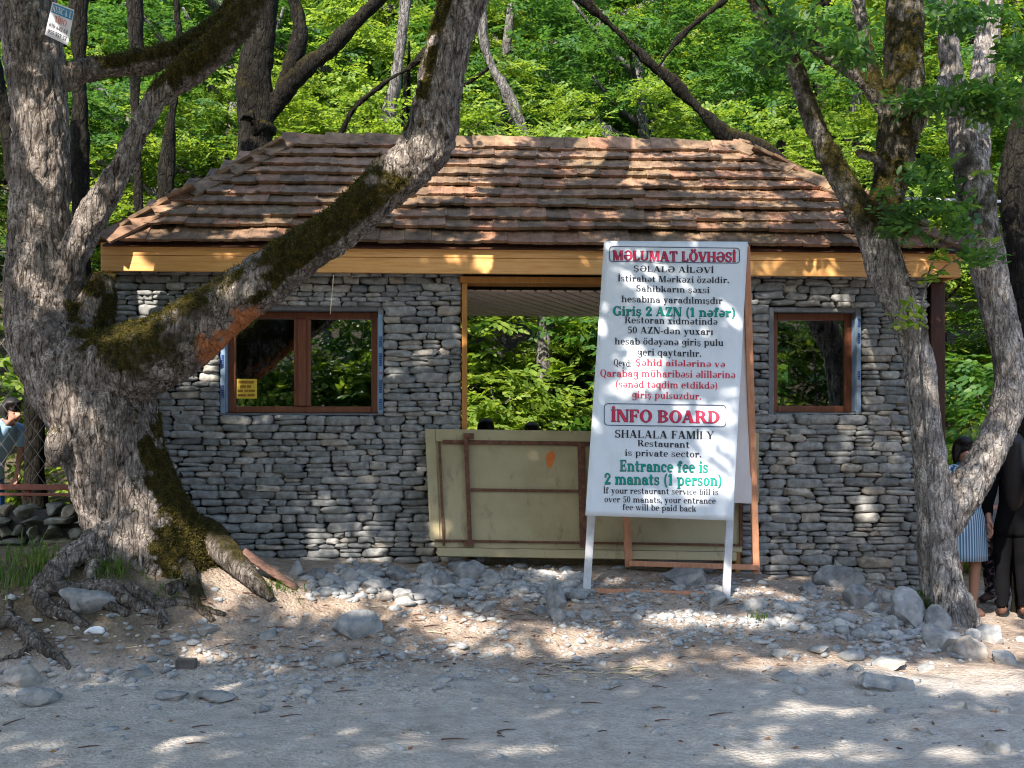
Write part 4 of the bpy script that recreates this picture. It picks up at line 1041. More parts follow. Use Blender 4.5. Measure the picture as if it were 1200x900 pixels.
for row, (Y_, num, s0) in enumerate(((17.0, 8, .9), (20, 9, 1.0), (23.5, 10, 1.15), (28, 11, 1.3), (34, 11, 1.5))):
    half = (Y_*.5+1.5)
    for k in range(num):
        x = -half+2*half*(k+.5)/num+rg.uniform(-.6, .6)
        forest_tree(x, Y_+rg.uniform(-1, 1), rg.randrange(4), s0*rg.uniform(.85, 1.15), rg.uniform(0, 6.28), WL, WG)
for (x, y, v, s_) in ((-9.5,11.5,0,.8),(-12.5,9.5,1,.9),(-13.5,14,2,1),(-16.5,11.5,3,1),(-17,17,0,1.1),(-20.5,14,1,1.1),(-22,9,2,1.1),(11,12.5,1,.85),(13.5,15.5,0,1),(16,11.5,2,1),(18.5,17,3,1.1),(-13,20,1,1.1),(14.5,20.5,2,1.1),(-19,22,3,1.2),(20,24,0,1.2)):
    forest_tree(x, y, v, s_, rg.uniform(0, 6.28), 'leafy green tree at the edge of the clearing beside the gatehouse', 'trees at the edge of the clearing')
# understorey shrubs seen through the passage, the windows and at both sides
BUSH = []
for i in range(2):
    p_, y_ = layered(90+i, 1.15, 1.15, 26, 22)
    BUSH.append((leaf_mesh('foliage', p_+np.array((0,0,1.25), 'f'), random.Random(30+i), nl=8, ll=.1, lw=.055, spray=.24, tilt=.35, mat_=('leaf','leafteal')[i], yaw=y_),
                 simple_trunk((0,0,-.2), (0,.1,1.8), .035, 95+i, 'barkpale', 9, .7).mesh('stems', [M['barkpale']], True)))
for (x, y, v, s) in ((-1.2,16.4,0,1.3),(.5,17,0,1.5),(1.7,16.2,1,1.3),(-.2,15.6,0,1.0),(2.9,16.8,0,1.4),(-2.8,14.2,1,1.1),(-4.2,14.5,0,1.2),(5.6,13.6,0,1.0),(6.8,15.2,1,1.3),(-6.2,14.2,0,1.2),(-5.4,16,1,1.4),(4.4,16.2,1,1.2),(7.8,17.5,0,1.4),(3.6,13.4,1,.8),(6.1,19,0,1.4),(-3.4,16.5,0,1.4),(-1.8,17.5,1,1.5),(1.2,17.8,0,1.5)):
    t = thing('shrub', 'bushy green shrub growing under the trees behind the gatehouse', 'shrub', (x, y, ground_z(x, y, False)), rg.uniform(0, 6.28), 'shrubs under the wood'); t.scale = (s,)*3
    link('foliage', BUSH[v][0], t); link('stems', BUSH[v][1], t)
# trees across the road behind the viewer, seen mirrored in the panes
for k in range(11):
    x = -15+3*k+rg.uniform(-.8,.8); y = -13-rg.uniform(0, 4)
    if -10 < x < -3: y -= 5
    forest_tree(x, y, rg.randrange(4), rg.uniform(.75, 1.0), rg.uniform(0, 6.28), 'leafy tree across the road mirrored in the window panes', 'trees across the road')
for k in range(12):
    x = -13+2.3*k+rg.uniform(-.5,.5); y = -9.5-rg.uniform(0, 2.5)
    t = thing('shrub', 'green shrub across the road mirrored in the window panes', 'shrub', (x, y, ground_z(x, y, False)), rg.uniform(0, 6.28), 'shrubs across the road'); t.scale = (2.2,)*3
    link('foliage', BUSH[k % 2][0], t); link('stems', BUSH[k % 2][1], t)
# trunks that can be told apart behind the roof
def bgtree(rows_list, label, mat_, name='woodland_tree'):
    r0 = rows_list[0][0]; p0 = P(*r0[:3]); gz = ground_z(p0.x, p0.y, False)
    t = thing(name, label, 'tree', (p0.x, p0.y, gz)); mb = MB()
    first = rows_list[0]
    foot = [(p0.x, p0.y, gz-.2)]
    for i, rows in enumerate(rows_list):
        pts = [P(a,b,c_) for a,b,c_,r in rows]; rd = [.8*r*c_/F for a,b,c_,r in rows]
        if i == 0 and pts[0].z > gz: pts = [Vector(foot[0])]+pts; rd = [rd[0]*1.15]+rd
        mb.tube(pts, rd, 14, res=14)
    me = mb.mesh('trunk', []); barkify(me, .03, .06, lambda x, y, z, n: .12 if mat_ == 'barkshade' else -.1); local(me, t.location); me.materials.append(M[mat_]); me.polygons.foreach_set('use_smooth', [True]*len(me.polygons)); link('trunk', me, t); return t
bgtree([[(300,200,12.6,26),(302,140,12.6,27),(298,95,12.6,24),(306,40,12.6,18),(318,-40,12.6,16)],[(312,135,12.6,16),(345,92,12.6,11),(392,52,12.6,9),(450,-8,12.6,8)],[(330,110,12.6,9),(352,40,12.6,8),(340,-10,12.6,7)]], 'dark forked tree rising behind the left end of the roof', 'barkshade')
bgtree([[(97,420,11.2,14),(95,250,11.2,12),(94,120,11.2,11),(92,0,11.2,11),(90,-100,11.2,10)]], 'straight mossy tree close behind the leaning tree', 'barkshade')
bgtree([[(198,330,13.5,11),(195,230,13.5,10),(200,150,13.5,8),(210,60,13.5,6),(204,-40,13.5,5)]], 'thin dark tree left of the roof hip', 'barkshade')
bgtree([[(166,320,14.5,8),(158,120,14.5,8),(160,40,14.5,9),(152,-60,14.5,8)]], 'dark upright tree seen between the two left limbs', 'barkshade')
bgtree([[(930,240,12.6,13),(845,155,12.4,9),(800,108,12.3,9),(755,66,12.2,8),(715,28,12.1,7),(670,-14,12,6)],[(770,80,12.2,4),(800,40,12.2,3),(850,0,12.2,2)]], 'dark slanting tree leaning left above the right of the ridge', 'barkshade')
bgtree([[(448,260,15,8),(455,150,15,8),(466,80,15,7),(474,0,15,6),(480,-60,15,5)]], 'thin pale grey tree behind the roof left of the thick limb', 'barkpale')
bgtree([[(636,260,16,9),(615,160,16,9),(596,115,16,8),(570,60,16,5),(560,-30,16,4)]], 'pale leaning tree behind the middle of the ridge', 'barkpale')
bgtree([[(1200,460,10.6,18),(1192,300,10.6,17),(1186,220,10.6,15),(1196,150,10.6,13),(1212,60,10.6,12)]], 'dark leaning tree at the right picture edge', 'barkshade')
bgtree([[(40,330,10.2,14),(22,215,10.2,13),(10,150,10.2,12),(-6,90,10.2,12),(-20,0,10.2,11)]], 'dark slanting stem behind the left edge trunk', 'barkshade')
bgtree([[(385,240,13,6),(405,145,13,5),(440,105,13,5),(490,70,13,4),(545,10,13,3)]], 'slender dark sapling leaning right behind the ridge', 'barkshade')

# sapling before the right tree
sp_ = thing('sapling', 'slender leafy sapling bending up beside the right grey trunk', 'sapling', hit(1092,716))
mb = MB(); sap = [P(a,b,9.0) for a,b in ((1092,722),(1088,560),(1078,410),(1084,340),(1096,300),(1118,262),(1146,200))]
mb.tube(sap, [.012,.011,.01,.009,.007,.005,.002], 7, res=5); mb.tube([P(1084,340,9.0), P(1108,312,8.95), P(1160,286,8.9)], [.005,.004,.002], 6, res=4)
child(mb, 'stem', M['barkpale'], sp_, True)
pts = []
for a, b in ((1060,380),(1075,370),(1096,300),(1085,330),(1105,300),(1120,262),(1135,240),(1146,205),(1118,300),(1140,290),(1160,284),(1100,260),(1070,362),(1092,318),(1110,270),(1055,366)):
    for k in range(2): pts.append(P(a+rg.uniform(-6,6), b+rg.uniform(-6,6), 8.97+rg.uniform(-.08,.08)))
crown('foliage', pts, sp_, 9, nl=5, ll=.09, lw=.045, spray=.14, tilt=.5)

# ------------------------------------------------------------------ rocks, gravel, litter
ROCKS = [  # px, py (base centre), width px, height px, yaw, label
 (417,748,60,27,.2,'smooth grey boulder lying alone left of centre on the bank'),
 (393,782,36,19,.5,'small grey cobble below the lone smooth boulder'),
 (202,822,52,11,.1,'left half of the pale flat stone pair on the road'),
 (250,824,50,12,-.1,'right half of the pale flat stone pair on the road'),
 (313,752,28,14,.8,'pale blue-grey stone in shade left of the lone boulder'),
 (240,748,34,13,.3,'low grey stone at the foot of the root bank'),
 (100,728,80,32,.1,'broad grey rock gripped by the left tree roots'),
 (46,828,74,20,.2,'wide grey slab at the bottom left of the road'),
 (20,806,60,26,.5,'grey rock at the left picture edge of the road'),
 (90,800,34,12,.5,'small flat stone right of the left edge rock'),
 (160,798,44,16,.3,'long grey stone left of the dark brick'),
 (566,660,40,34,.3,'pointed pale boulder against the bottom of the gate'),
 (600,660,34,24,1.0,'light grey boulder right of the pointed one at the gate'),
 (552,684,40,26,.2,'rounded brown-grey rock before the gate corner'),
 (596,682,15,19,.6,'small white egg-shaped stone before the gate'),
 (520,690,32,27,1.2,'upright grey cobble at the left of the gate heap'),
 (538,670,30,16,.4,'flat grey stone between wall and gate heap'),
 (502,680,36,20,.7,'dull grey rock at the wall foot left of the gate'),
 (575,688,26,16,.2,'pale flat cobble in the middle of the gate heap'),
 (612,664,20,16,.3,'grey stone tucked under the gate'),
 (792,652,24,12,.2,'pale stone behind the board under the gate rail'),
 (832,660,34,14,.1,'dark grey stone lying behind the board right leg'),
 (807,690,78,24,.05,'long brown-grey slab lying beneath the board'),
 (652,716,42,34,.3,'large grey boulder left of the board front leg'),
 (654,730,34,14,.4,'white flat rock before the large boulder'),
 (632,722,24,12,.9,'small pale stone left of the white flat rock'),
 (688,730,20,12,.1,'small pale cobble below the board left leg'),
 (568,720,36,14,.5,'flat grey slab half sunk in the sunlit bank'),
 (620,761,14,11,.4,'little grey stone sitting in the sunlit dust'),
 (470,708,40,15,.2,'flat slate slab below the wall in the middle'),
 (440,694,36,16,.9,'grey slab leaning in the row below the wall'),
 (405,686,40,20,.4,'pale slab in the row below the left window'),
 (372,682,42,26,.3,'blue-grey broken slab beside the bark piece'),
 (345,676,36,20,.1,'dark grey broken slab behind the bark piece'),
 (466,682,34,16,1.4,'round grey stone against the wall foot'),
 (430,678,30,14,.4,'thin grey slab against the wall below the window'),
 (495,702,36,12,.2,'low flat slab at the right end of the slab row'),
 (524,712,30,11,.5,'flat stone under the slab row in sunlight'),
 (838,712,36,20,.3,'angular blue-grey stone right of the board right leg'),
 (880,718,44,15,.2,'flat grey stone on the gravel right of the board'),
 (948,698,34,18,.6,'grey slab at the left end of the right rock bank'),
 (985,690,62,28,.2,'long smooth slab leaning on the wall right of the board'),
 (985,680,22,26,1.1,'red-brown stone standing against the right wall'),
 (962,718,36,18,.5,'pale broken stone on the upper right bank'),
 (1010,716,50,30,.7,'wedge-shaped grey rock in the right rock bank'),
 (1066,738,66,46,.3,'largest angular rock left of the right tree foot'),
 (1035,705,44,22,.2,'grey flat rock behind the largest angular rock'),
 (1048,742,30,20,1.2,'small upright slab before the largest angular rock'),
 (1096,744,46,34,.8,'brownish tilted rock beside the right tree foot'),
 (1104,764,54,32,.2,'rough pale rock below the right tree'),
 (1140,774,42,27,.4,'round white rock right of the rough pale rock'),
 (1141,756,26,16,.4,'sunlit white stone behind the round white rock'),
 (1182,780,46,24,.3,'tan rock at the right picture edge'),
 (1165,756,42,22,.5,'dark grey rock in shade near the women'),
 (1040,786,64,16,.1,'long white flat rock at the edge of the road'),
 (1005,788,28,11,.2,'small white stone left of the long white rock'),
 (1088,790,30,9,.3,'low pale stone right of the long white rock'),
 (1052,812,84,24,.2,'broad grey rock sunk in the right of the road'),
 (1142,834,46,16,.3,'low pale rock on the right of the road'),
 (1178,838,30,11,.3,'flat stone near the right edge of the road'),
 (920,802,44,11,.1,'low grey hump of stone in the middle of the road'),
 (960,768,30,10,.4,'pale pebble-strewn stone on the lower right bank'),
 (912,772,32,12,.8,'pale flat stone lying below the gravel'),
 (1172,884,36,14,.2,'small smooth stone at the bottom right corner'),
 (340,805,30,8,.2,'thin flat stone on the shaded road left of centre'),
 (520,802,38,8,.6,'flat stone flake on the road below the sunlit bank'),
]
mr = M['rock']; t_r = mr.node_tree; b_r = t_r.nodes['Principled BSDF']; src_ = b_r.inputs['Base Color'].links[0].from_socket
kk_ = ramp(t_r, tex_noise(t_r, 4.5, 7, .7), [(.48, (0,0,0)), (.62, (1,1,1))])
t_r.links.new(mix(t_r, math_(t_r, 'MULTIPLY', kk_, .55), src_, (.3,.265,.225)), b_r.inputs['Base Color'])
def put_rock(px, py, wp, hp, yaw, label, i):
    rg = random.Random(i*7+3); p = hit(px, py-2); D_ = p.y; w_ = .82*wp*D_/F; h_ = .72*hp*D_/F
    mb = MB(); emb = .5
    hz = h_/(2-2*emb*.9); c_ = Vector((p.x, p.y+w_*.22, ground_z(p.x, p.y+w_*.22)+h_-hz*1.0))
    rnd = any(q in label for q in ('round', 'smooth', 'egg', 'cobble'))
    rockshape(mb, c_, (w_*.56, w_*.42, hz*1.12), rg, 4, 9 if rnd else 15, yaw*.5, rg.uniform(-.2,.2), ang=.72 if rnd else .98)
    o = mb.build('rock', M['rock'], None, True, loc=(p.x, p.y+w_*.22, ground_z(p.x, p.y+w_*.22)))
    if not rnd: o.data.set_sharp_from_angle(angle=R(24))
    tag(o, label, 'rock', 'loose rocks on the bank and road')
for i, q in enumerate(ROCKS): put_rock(*q, i)
# gravel
rg = random.Random(77)
TPL = []
for k in range(24):
    mb = MB(); rockshape(mb, (0,0,0), (1,1,1), rg, 1, 7); TPL.append(np.array(mb.v, 'f'))
F1 = np.array(ico(1)[1], 'i'); parts = []; n = 0
while n < 7000:
    r_ = rg.random()
    if r_ < .46: px, py = rg.gauss(830, 150), rg.gauss(712, 25)
    elif r_ < .58: px, py = rg.uniform(360, 680), rg.gauss(682, 14)
    elif r_ < .64: px, py = rg.gauss(1040, 60), rg.gauss(740, 18)
    elif r_ < .84: px, py = rg.gauss(330, 210), rg.gauss(785, 24)
    elif r_ < .93: px, py = rg.uniform(0, 700), rg.uniform(690, 800)
    else: px, py = rg.uniform(0, 1200), rg.uniform(690, 900)
    if py > 898 or py < 648 or not -10 < px < 1210: continue
    if noise.noise(Vector((px*.012, py*.04, 3))) < rg.uniform(-.5, .1): continue
    p = hit(px, py)
    if p.y > 9.86: continue
    s = min(.055, rg.lognormvariate(-4.3, .6)) if not (.46 < r_ < .64) else min(.1, rg.lognormvariate(-3.55, .55)); a = rg.uniform(0, 6.28); ca, sa = math.cos(a), math.sin(a)
    S = np.array([s*rg.uniform(.8,1.7), s, s*rg.uniform(.35,.7)], 'f')
    v = TPL[n % 24]*S; parts.append(np.stack([v[:,0]*ca-v[:,1]*sa+p.x, v[:,0]*sa+v[:,1]*ca+p.y, v[:,2]+p.z+S[2]*.25], 1)); n += 1
V_ = np.concatenate(parts); nv = len(TPL[0]); FF = (F1[None]+(np.arange(n)*nv)[:,None,None]).reshape(-1)
me = bpy.data.meshes.new('gravel'); me.vertices.add(len(V_)); me.vertices.foreach_set('co', V_.ravel().astype('f'))
me.loops.add(len(FF)); me.loops.foreach_set('vertex_index', FF.astype('i')); me.polygons.add(len(FF)//3); me.polygons.foreach_set('loop_start', np.arange(len(FF)//3, dtype='i')*3)
me.update(calc_edges=True); me.materials.append(M['gravel']); tag(link('gravel', me), kind='stuff')
mb = MB()
for k in range(600):
    px, py = (rg.gauss(760, 260), rg.gauss(705, 30)) if rg.random() < .75 else (rg.uniform(0,1200), rg.uniform(680, 890))
    if py > 898 or py < 655 or not 0 < px < 1200: continue
    p = hit(px, py); a = rg.uniform(0, 6.28); s = rg.uniform(.01, .024); d = Vector((math.cos(a), math.sin(a), rg.uniform(-.2,.3)))*s; e = Vector((-math.sin(a), math.cos(a), rg.uniform(-.3,.3)))*s*.5
    z = Vector((0,0,.008)); mb.add([p-d+z, p-e+z*.5, p+d+z, p+e+z*1.8], [(0,1,2,3)])
tag(mb.build('leaf_litter', M['leafdry']), kind='stuff')
# twigs by the puddle of dry stems
mb = MB()
for k in range(230):
    px, py = (rg.gauss(712, 38), rg.gauss(790, 5)) if k < 42 else (rg.uniform(20, 720), rg.uniform(690, 785)) if k < 170 else (rg.uniform(0, 1200), rg.uniform(690, 880))
    p = hit(px, py); a = rg.gauss(0, .5); l = rg.uniform(.05, .16)
    d = Vector((math.cos(a), math.sin(a), rg.uniform(-.05,.15)))*l; m_ = p+d*.5+Vector((0,0,.012)); mb.tube([p+Vector((0,0,.006)), m_, p+d+Vector((0,0,.008))], [.004,.004,.002], 5, m=0 if k < 60 else 1)
tag(mb.build('twig_litter', [M['straw'], M['shoe']]), kind='stuff')
# grass tufts
def tuft(px, py, n_, h_, sp, label, seed):
    rg = random.Random(seed); p0 = hit(px, py); mb = MB()
    for k in range(n_):
        b = p0+Vector((rg.gauss(0, sp), rg.gauss(0, sp*.6), -.01)); b.z = ground_z(b.x, b.y)-.01; a = rg.uniform(0, 6.28); l = h_*rg.uniform(.5, 1.1); o_ = Vector((math.cos(a), math.sin(a), 0)); w_ = Vector((-math.sin(a), math.cos(a), 0))*.005
        m_ = b+o_*l*.22+Vector((0,0,l*.65)); t = b+o_*l*.65+Vector((0,0,l*.8)); mb.add([b-w_, b+w_, m_+w_*.8, m_-w_*.8, t], [(0,1,2,3),(3,2,4)])
    tag(mb.build('grass_tuft', M['grass'], loc=p0), label, 'grass', 'grass tufts')
tuft(30, 670, 150, .26, .16, 'long grass tuft below the low wall at left', 1)
tuft(130, 672, 70, .17, .07, 'small grass tuft between the roots of the leaning tree', 2)
tuft(328, 690, 60, .1, .1, 'short grass tuft by the bark piece', 3)
tuft(1088, 715, 150, .2, .09, 'dense grass tuft at the foot of the right tree', 4)
tuft(183, 694, 50, .09, .12, 'thin grass tuft on the root bank', 5)
tuft(890, 728, 26, .12, .04, 'tiny weed tuft on the gravel right of the board', 6)
# bark piece, paper, brick, straw
p = hit(308, 690); mb = MB(); n = 12
vs = []
for i in range(9):
    u = i/8
    for k in range(n):
        a = -1.2+2.4*k/(n-1); r_ = .085-.02*u
        vs.append(Vector((p.x-.17+u*.42+.02*noise.noise(Vector((u*3,k*.4,0))), p.y+.12-math.sin(a)*r_, p.z+.27-.27*u+math.cos(a)*r_-.05)))
mb.add(vs, [(i*n+k, i*n+k+1, (i+1)*n+k+1, (i+1)*n+k) for i in range(8) for k in range(n-1)])
o = mb.build('bark_slab', mat('fallen_bark', [(.3,(.07,.035,.025)),(.7,(.2,.115,.085))], 10, .9, .6, .02, stretch=(1,6,6)), None, True, loc=p); o.modifiers.new('t','SOLIDIFY').thickness = .025
tag(o, 'curved brown piece of bark leaning at the wall foot', 'bark')
p = hit(110, 744); mb = MB(); rockshape(mb, p+Vector((0,0,.025)), (.07,.04,.04), random.Random(4), 2, 10); tag(mb.build('paper_scrap', M['paper'], loc=p), 'crumpled white paper scrap below the root bank', 'litter')
p = hit(218, 782); mb = MB(); mb.box(p.x-.07, p.x+.07, p.y-.03, p.y+.05, p.z-.02, p.z+.06); tag(mb.build('broken_brick', mat('dark_brick', [(.3,(.06,.05,.045)),(.7,(.14,.12,.11))], 12), loc=p, bevel=.01), 'dark broken brick lying on the gravelly road', 'brick')
mb = MB(); mb.tube([P(391,322,8.6), P(389,345,8.58), P(387,368,8.58)], [.0035,.004,.002], 6, res=3); tag(mb.build('hanging_straw', M['straw'], loc=P(391,322,8.6)), 'pale straw dangling from the mossy limb above the window', 'straw')
# pole and wire behind the right tree
mb = MB(); mb.bar(P(1045,232,9.9), P(1172,236,10.1), .022, .022); tag(mb.build('white_rail', M['signwhite'], loc=P(1045,232,9.9)), 'thin white rail crossing behind the right tree above the eaves', 'rail')

# small notice on the left trunk
sq = Quad(P(61.5,2,8.58), P(87,11.5,8.62), P(79.5,53.5,8.66), P(52.5,40.5,8.62))
ns = thing('trunk_notice', 'small tilted blue and white notice nailed high on the leaning tree', 'notice', sq.at(.5,1))
mb = MB(); sq.slab(mb, 0, 1, 0, 1, -.006, 0); bd = child(mb, 'plate', M['signwhite'], ns)
mb = MB(); sq.slab(mb, .05, .97, .04, .3, .0005, .002); child(mb, 'blue_band', M['signblue'], ns)
def put_uv(mb, quad, s, a0, a1, b0, b1, h, m):
    W = textw(s); x = 0
    for ch in s:
        for i, poly in enumerate(GL[ch][1]):
            pts = [quad.at(a0+(a1-a0)*(x+qx)/W, b1-(b1-b0)*qy, h+(i % 9)*.0001) for qx, qy in poly]
            ar_ = sum(p[0]*q[1]-q[0]*p[1] for p, q in zip(poly, poly[1:]+poly[:1]))
            mb.add(pts[::-1] if ar_ < 0 else pts, [tuple(range(len(pts)))], m)
        x += GL[ch][0]+.03
mb = MB(); put_uv(mb, sq, 'KUNC & E', .08, .94, .08, .26, .003, 0); put_uv(mb, sq, 'TİBO', .24, .8, .36, .53, .002, 1); put_uv(mb, sq, '070 642 64', .08, .9, .6, .72, .002, 2); put_uv(mb, sq, '055 557 57', .08, .9, .79, .91, .002, 2)
child(mb, 'lettering', [M['signwhite'], M['signpink'], M['ink']], ns)

# ------------------------------------------------------------------ low wall, rail, chain-link fence at left
rg = random.Random(31); lw0 = P(-40, 640, 9.5)
mb = MB()
for r_ in range(6):
    x = P(-60,600,9.5).x+rg.uniform(0,.1); z = .56+r_*.088
    while x < P(108,600,9.5).x:
        wd = rg.uniform(.1, .3); rockshape(mb, (x+wd/2, 9.42+rg.uniform(-.04,.04)+.015*r_, z+.05+rg.uniform(-.012,.012)), (wd*.56, .15, .062), rg, 3, 12, 0, rg.uniform(-.1,.1)); x += wd
mb.box(P(-60,600,9.5).x, P(100,600,9.5).x, 9.46, 9.6, .4, 1.06, 1)
rw = mb.build('low_stone_wall', [M['wallrock'], M['mortar']], None, True, loc=(P(20,640,9.5).x, 9.5, .6)); tag(rw, 'low rough stone retaining wall at the left edge', 'wall')
fe = thing('chain_link_fence', 'rusty-railed chain-link fence behind the leaning tree', 'fence', (P(30,590,9.55).x, 9.55, 1.1))
for y0, y1 in ((567,573.5),(577,580.5)):
    mb = MB(); a = P(-60,(y0+y1)/2,9.55); b = P(98,(y0+y1)/2+1,9.55); mb.bar(a, b, .04, (y1-y0)*9.55/F); child(mb, 'rail', M['rustrail'], fe, bevel=.004)
mb = MB(); mb.bar(P(32,583,9.58), P(32,566,9.58), .05, .04, (0,1,0)); child(mb, 'post', M['rustrail'], fe)
mb = MB(); xa, xb = P(-50,0,9.57).x, P(130,0,9.57).x; za, zb = P(0,567,9.57).z, P(0,330,9.57).z; st_ = .125; k = 0
x = xa-(zb-za)
while x < xb+(zb-za):
    for sg in (1, -1):
        pts = []
        for i in range(int((zb-za)/.03)+1):
            z = za+i*.03; xx = x+sg*(z-za)*.72
            if xa <= xx <= xb: pts.append((xx, 9.57+.004*sg, z))
        if len(pts) > 1: mb.tube([pts[0], pts[-1]], [.0016, .0016], 4)
    x += st_
child(mb, 'wire_mesh', M['steel'], fe)

# ------------------------------------------------------------------ people
def skin_mesh(joints, bones, root, sub=1):
    names = list(joints); me = bpy.data.meshes.new('sk'); me.from_pydata([joints[n][0] for n in names], [(names.index(a), names.index(b)) for a, b in bones], [])
    o = bpy.data.objects.new('sk', me); COL.objects.link(o); s = o.modifiers.new('s', 'SKIN'); s.branch_smoothing = .6
    if not me.skin_vertices:
        raise RuntimeError('no skin layer')
    for n, v in zip(names, me.skin_vertices[0].data):
        r = joints[n][1]; v.radius = (r, r) if not isinstance(r, tuple) else r; v.use_root = (n == root)
    u = o.modifiers.new('u', 'SUBSURF'); u.levels = u.render_levels = sub+1
    dg = bpy.context.evaluated_depsgraph_get(); dg.update(); out = bpy.data.meshes.new_from_object(o.evaluated_get(dg))
    bpy.data.objects.remove(o); out.polygons.foreach_set('use_smooth', [True]*len(out.polygons)); return out
def body(arms, H=1.64, bend=0.0, knees=0.0, head=(0,0)):
    """joints of a figure facing -Y; arms = {'l':(elbow,wrist),'r':...} offsets in metres; bend = lean forward"""
    J = {}; k = H/1.64
    def bp(x, y, z):      # lean the trunk about the hip
        dz = z-.92; return (x*k, (y-math.sin(bend)*dz+math.cos(bend)*0)*k, (.92+math.cos(bend)*dz)*k)
    J['pelvis'] = ((0,0,.92*k), (.135,.1)); J['waist'] = (bp(0,0,1.06), (.115,.085)); J['chest'] = (bp(0,0,1.25), (.13,.095)); J['collar'] = (bp(0,.005,1.37), (.09,.07))
    J['neck'] = (bp(0,.0,1.44), .048); J['skull'] = (bp(head[0]*.5,-.025+head[1]*.5,1.495), (.07,.082)); J['crown'] = (bp(head[0],-.01+head[1],1.57), (.088,.108)); J['nose'] = (bp(head[0]*1.2,-.125+head[1],1.525), .016)
    B = [('pelvis','waist'),('waist','chest'),('chest','collar'),('collar','neck'),('neck','skull'),('skull','crown'),('skull','nose')]
    for s, sg in (('l',1),('r',-1)):
        J['sh'+s] = (bp(.165*sg,.0,1.36), .055); (ex,ey,ez), (wx,wy,wz_) = arms[s]
        J['el'+s] = (bp(ex*sg,ey,ez), .04); J['wr'+s] = (bp(wx*sg,wy,wz_), .027)
        w0 = Vector(J['wr'+s][0]); d = (w0-Vector(J['el'+s][0])).normalized(); side = Vector((0,-1,0)); side = (side-d*side.dot(d)).normalized()
        J['pa'+s] = (tuple(w0+d*.06), (.036,.018)); B += [('collar','sh'+s),('sh'+s,'el'+s),('el'+s,'wr'+s),('wr'+s,'pa'+s)]
        inw = Vector((-sg,0,0))
        for f in range(4):
            o_ = side*(.03-.02*f); a = w0+d*.1+o_; l = (.07,.08,.075,.055)[f]
            J['f%d%s' % (f,s)] = (tuple(a), .0095); J['g%d%s' % (f,s)] = (tuple(a+d*l*.5+inw*.006), .0085); J['h%d%s' % (f,s)] = (tuple(a+d*l*.92+inw*.022), .007)
            B += [('pa'+s,'f%d%s' % (f,s)),('f%d%s' % (f,s),'g%d%s' % (f,s)),('g%d%s' % (f,s),'h%d%s' % (f,s))]
        J['t0'+s] = (tuple(w0+d*.045+side*.042), .0105); J['t1'+s] = (tuple(w0+d*.085+side*.06+inw*.012), .0085); B += [('wr'+s,'t0'+s),('t0'+s,'t1'+s)]
        J['hi'+s] = ((.085*sg*k,0,.86*k), .088); J['kn'+s] = ((.09*sg*k,-.02*k-knees,.48*k), .056); J['an'+s] = ((.09*sg*k,.03*k,.08*k), .036); J['to'+s] = ((.1*sg*k,-.13*k,.03*k), (.035,.024)); J['he'+s] = ((.09*sg*k,.06*k,.035*k), .03)
        B += [('pelvis','hi'+s),('hi'+s,'kn'+s),('kn'+s,'an'+s),('an'+s,'to'+s),('an'+s,'he'+s)]
    return J, B
def wear(name, t, body_, J, B, bones, grow, m, thick=.006):
    """a garment: the part of the body surface nearest the given bones (bone: (from, to) share of its length), moved outwards"""
    me = body_.data; segs = []
    for a, c_ in B:
        ra, rc = [J[q][1] if not isinstance(J[q][1], tuple) else sum(J[q][1])/2 for q in (a, c_)]
        segs.append((a+'-'+c_, Vector(J[a][0]), Vector(J[c_][0]), ra, rc))
    ok = []
    for v in me.vertices:
        best = (9, None, 0)
        for n, p, q, ra, rc in segs:
            d = q-p; u = max(0, min(1, (v.co-p).dot(d)/max(1e-9, d.length_squared))); k = (v.co-p-d*u).length-(ra+(rc-ra)*u)
            if k < best[0]: best = (k, n, u)
        lim = bones.get(best[1]); ok.append(lim is not None and lim[0] <= best[2] <= lim[1])
    idx = {}; vs = []; fs = []; rgx = Vector((3.1, 7.7, 1.3))
    for f in me.polygons:
        if sum(ok[i] for i in f.vertices)*2 < len(f.vertices): continue
        q = []
        for i in f.vertices:
            if i not in idx:
                v = me.vertices[i]; idx[i] = len(vs); w_ = noise.noise(v.co*9+rgx)*.006+noise.noise(Vector((v.co.x*14, v.co.y*14, v.co.z*5)))*.004
                vs.append(v.co+v.normal*(grow+w_))
            q.append(idx[i])
        fs.append(q)
    m2 = bpy.data.meshes.new(name); m2.from_pydata(vs, [], fs); m2.materials.append(M[m]); m2.polygons.foreach_set('use_smooth', [True]*len(fs))
    o = link(name, m2, t); s_ = o.modifiers.new('thick', 'SOLIDIFY'); s_.thickness = thick; s_.offset = 1; return o
ALL = (0, 1)
TRUNK = {k: ALL for k in ('pelvis-waist','waist-chest','chest-collar','collar-shl','collar-shr','pelvis-hil','pelvis-hir')}
SHORT = {**TRUNK, 'collar-neck': (0,.35), 'shl-ell': (0,.75), 'shr-elr': (0,.75)}
LONG = {**TRUNK, 'collar-neck': (0,.35), 'shl-ell': ALL, 'shr-elr': ALL, 'ell-wrl': (0,.9), 'elr-wrr': (0,.9), 'hil-knl': (0,.25), 'hir-knr': (0,.25)}
PANTS = {k: ALL for k in ('pelvis-hil','pelvis-hir','hil-knl','hir-knr')}; PANTS.update({'pelvis-waist': (0,.6), 'knl-anl': (0,.93), 'knr-anr': (0,.93)})
SHOES = {k: ALL for k in ('anl-tol','anr-tor','anl-hel','anr-her')}
HANG = {'l': ((.215,.02,1.1),(.22,-.06,.86)), 'r': ((.215,.02,1.1),(.22,-.06,.86))}
def person(label, loc, rz, arms=HANG, H=1.64, **kw):
    t = thing('person', label, 'person', loc, rz, None); J, B = body(arms, H, **kw); me = skin_mesh(J, B, 'pelvis'); me.materials.append(M['skin'])
    b = link('body', me, t); return t, J, B, b
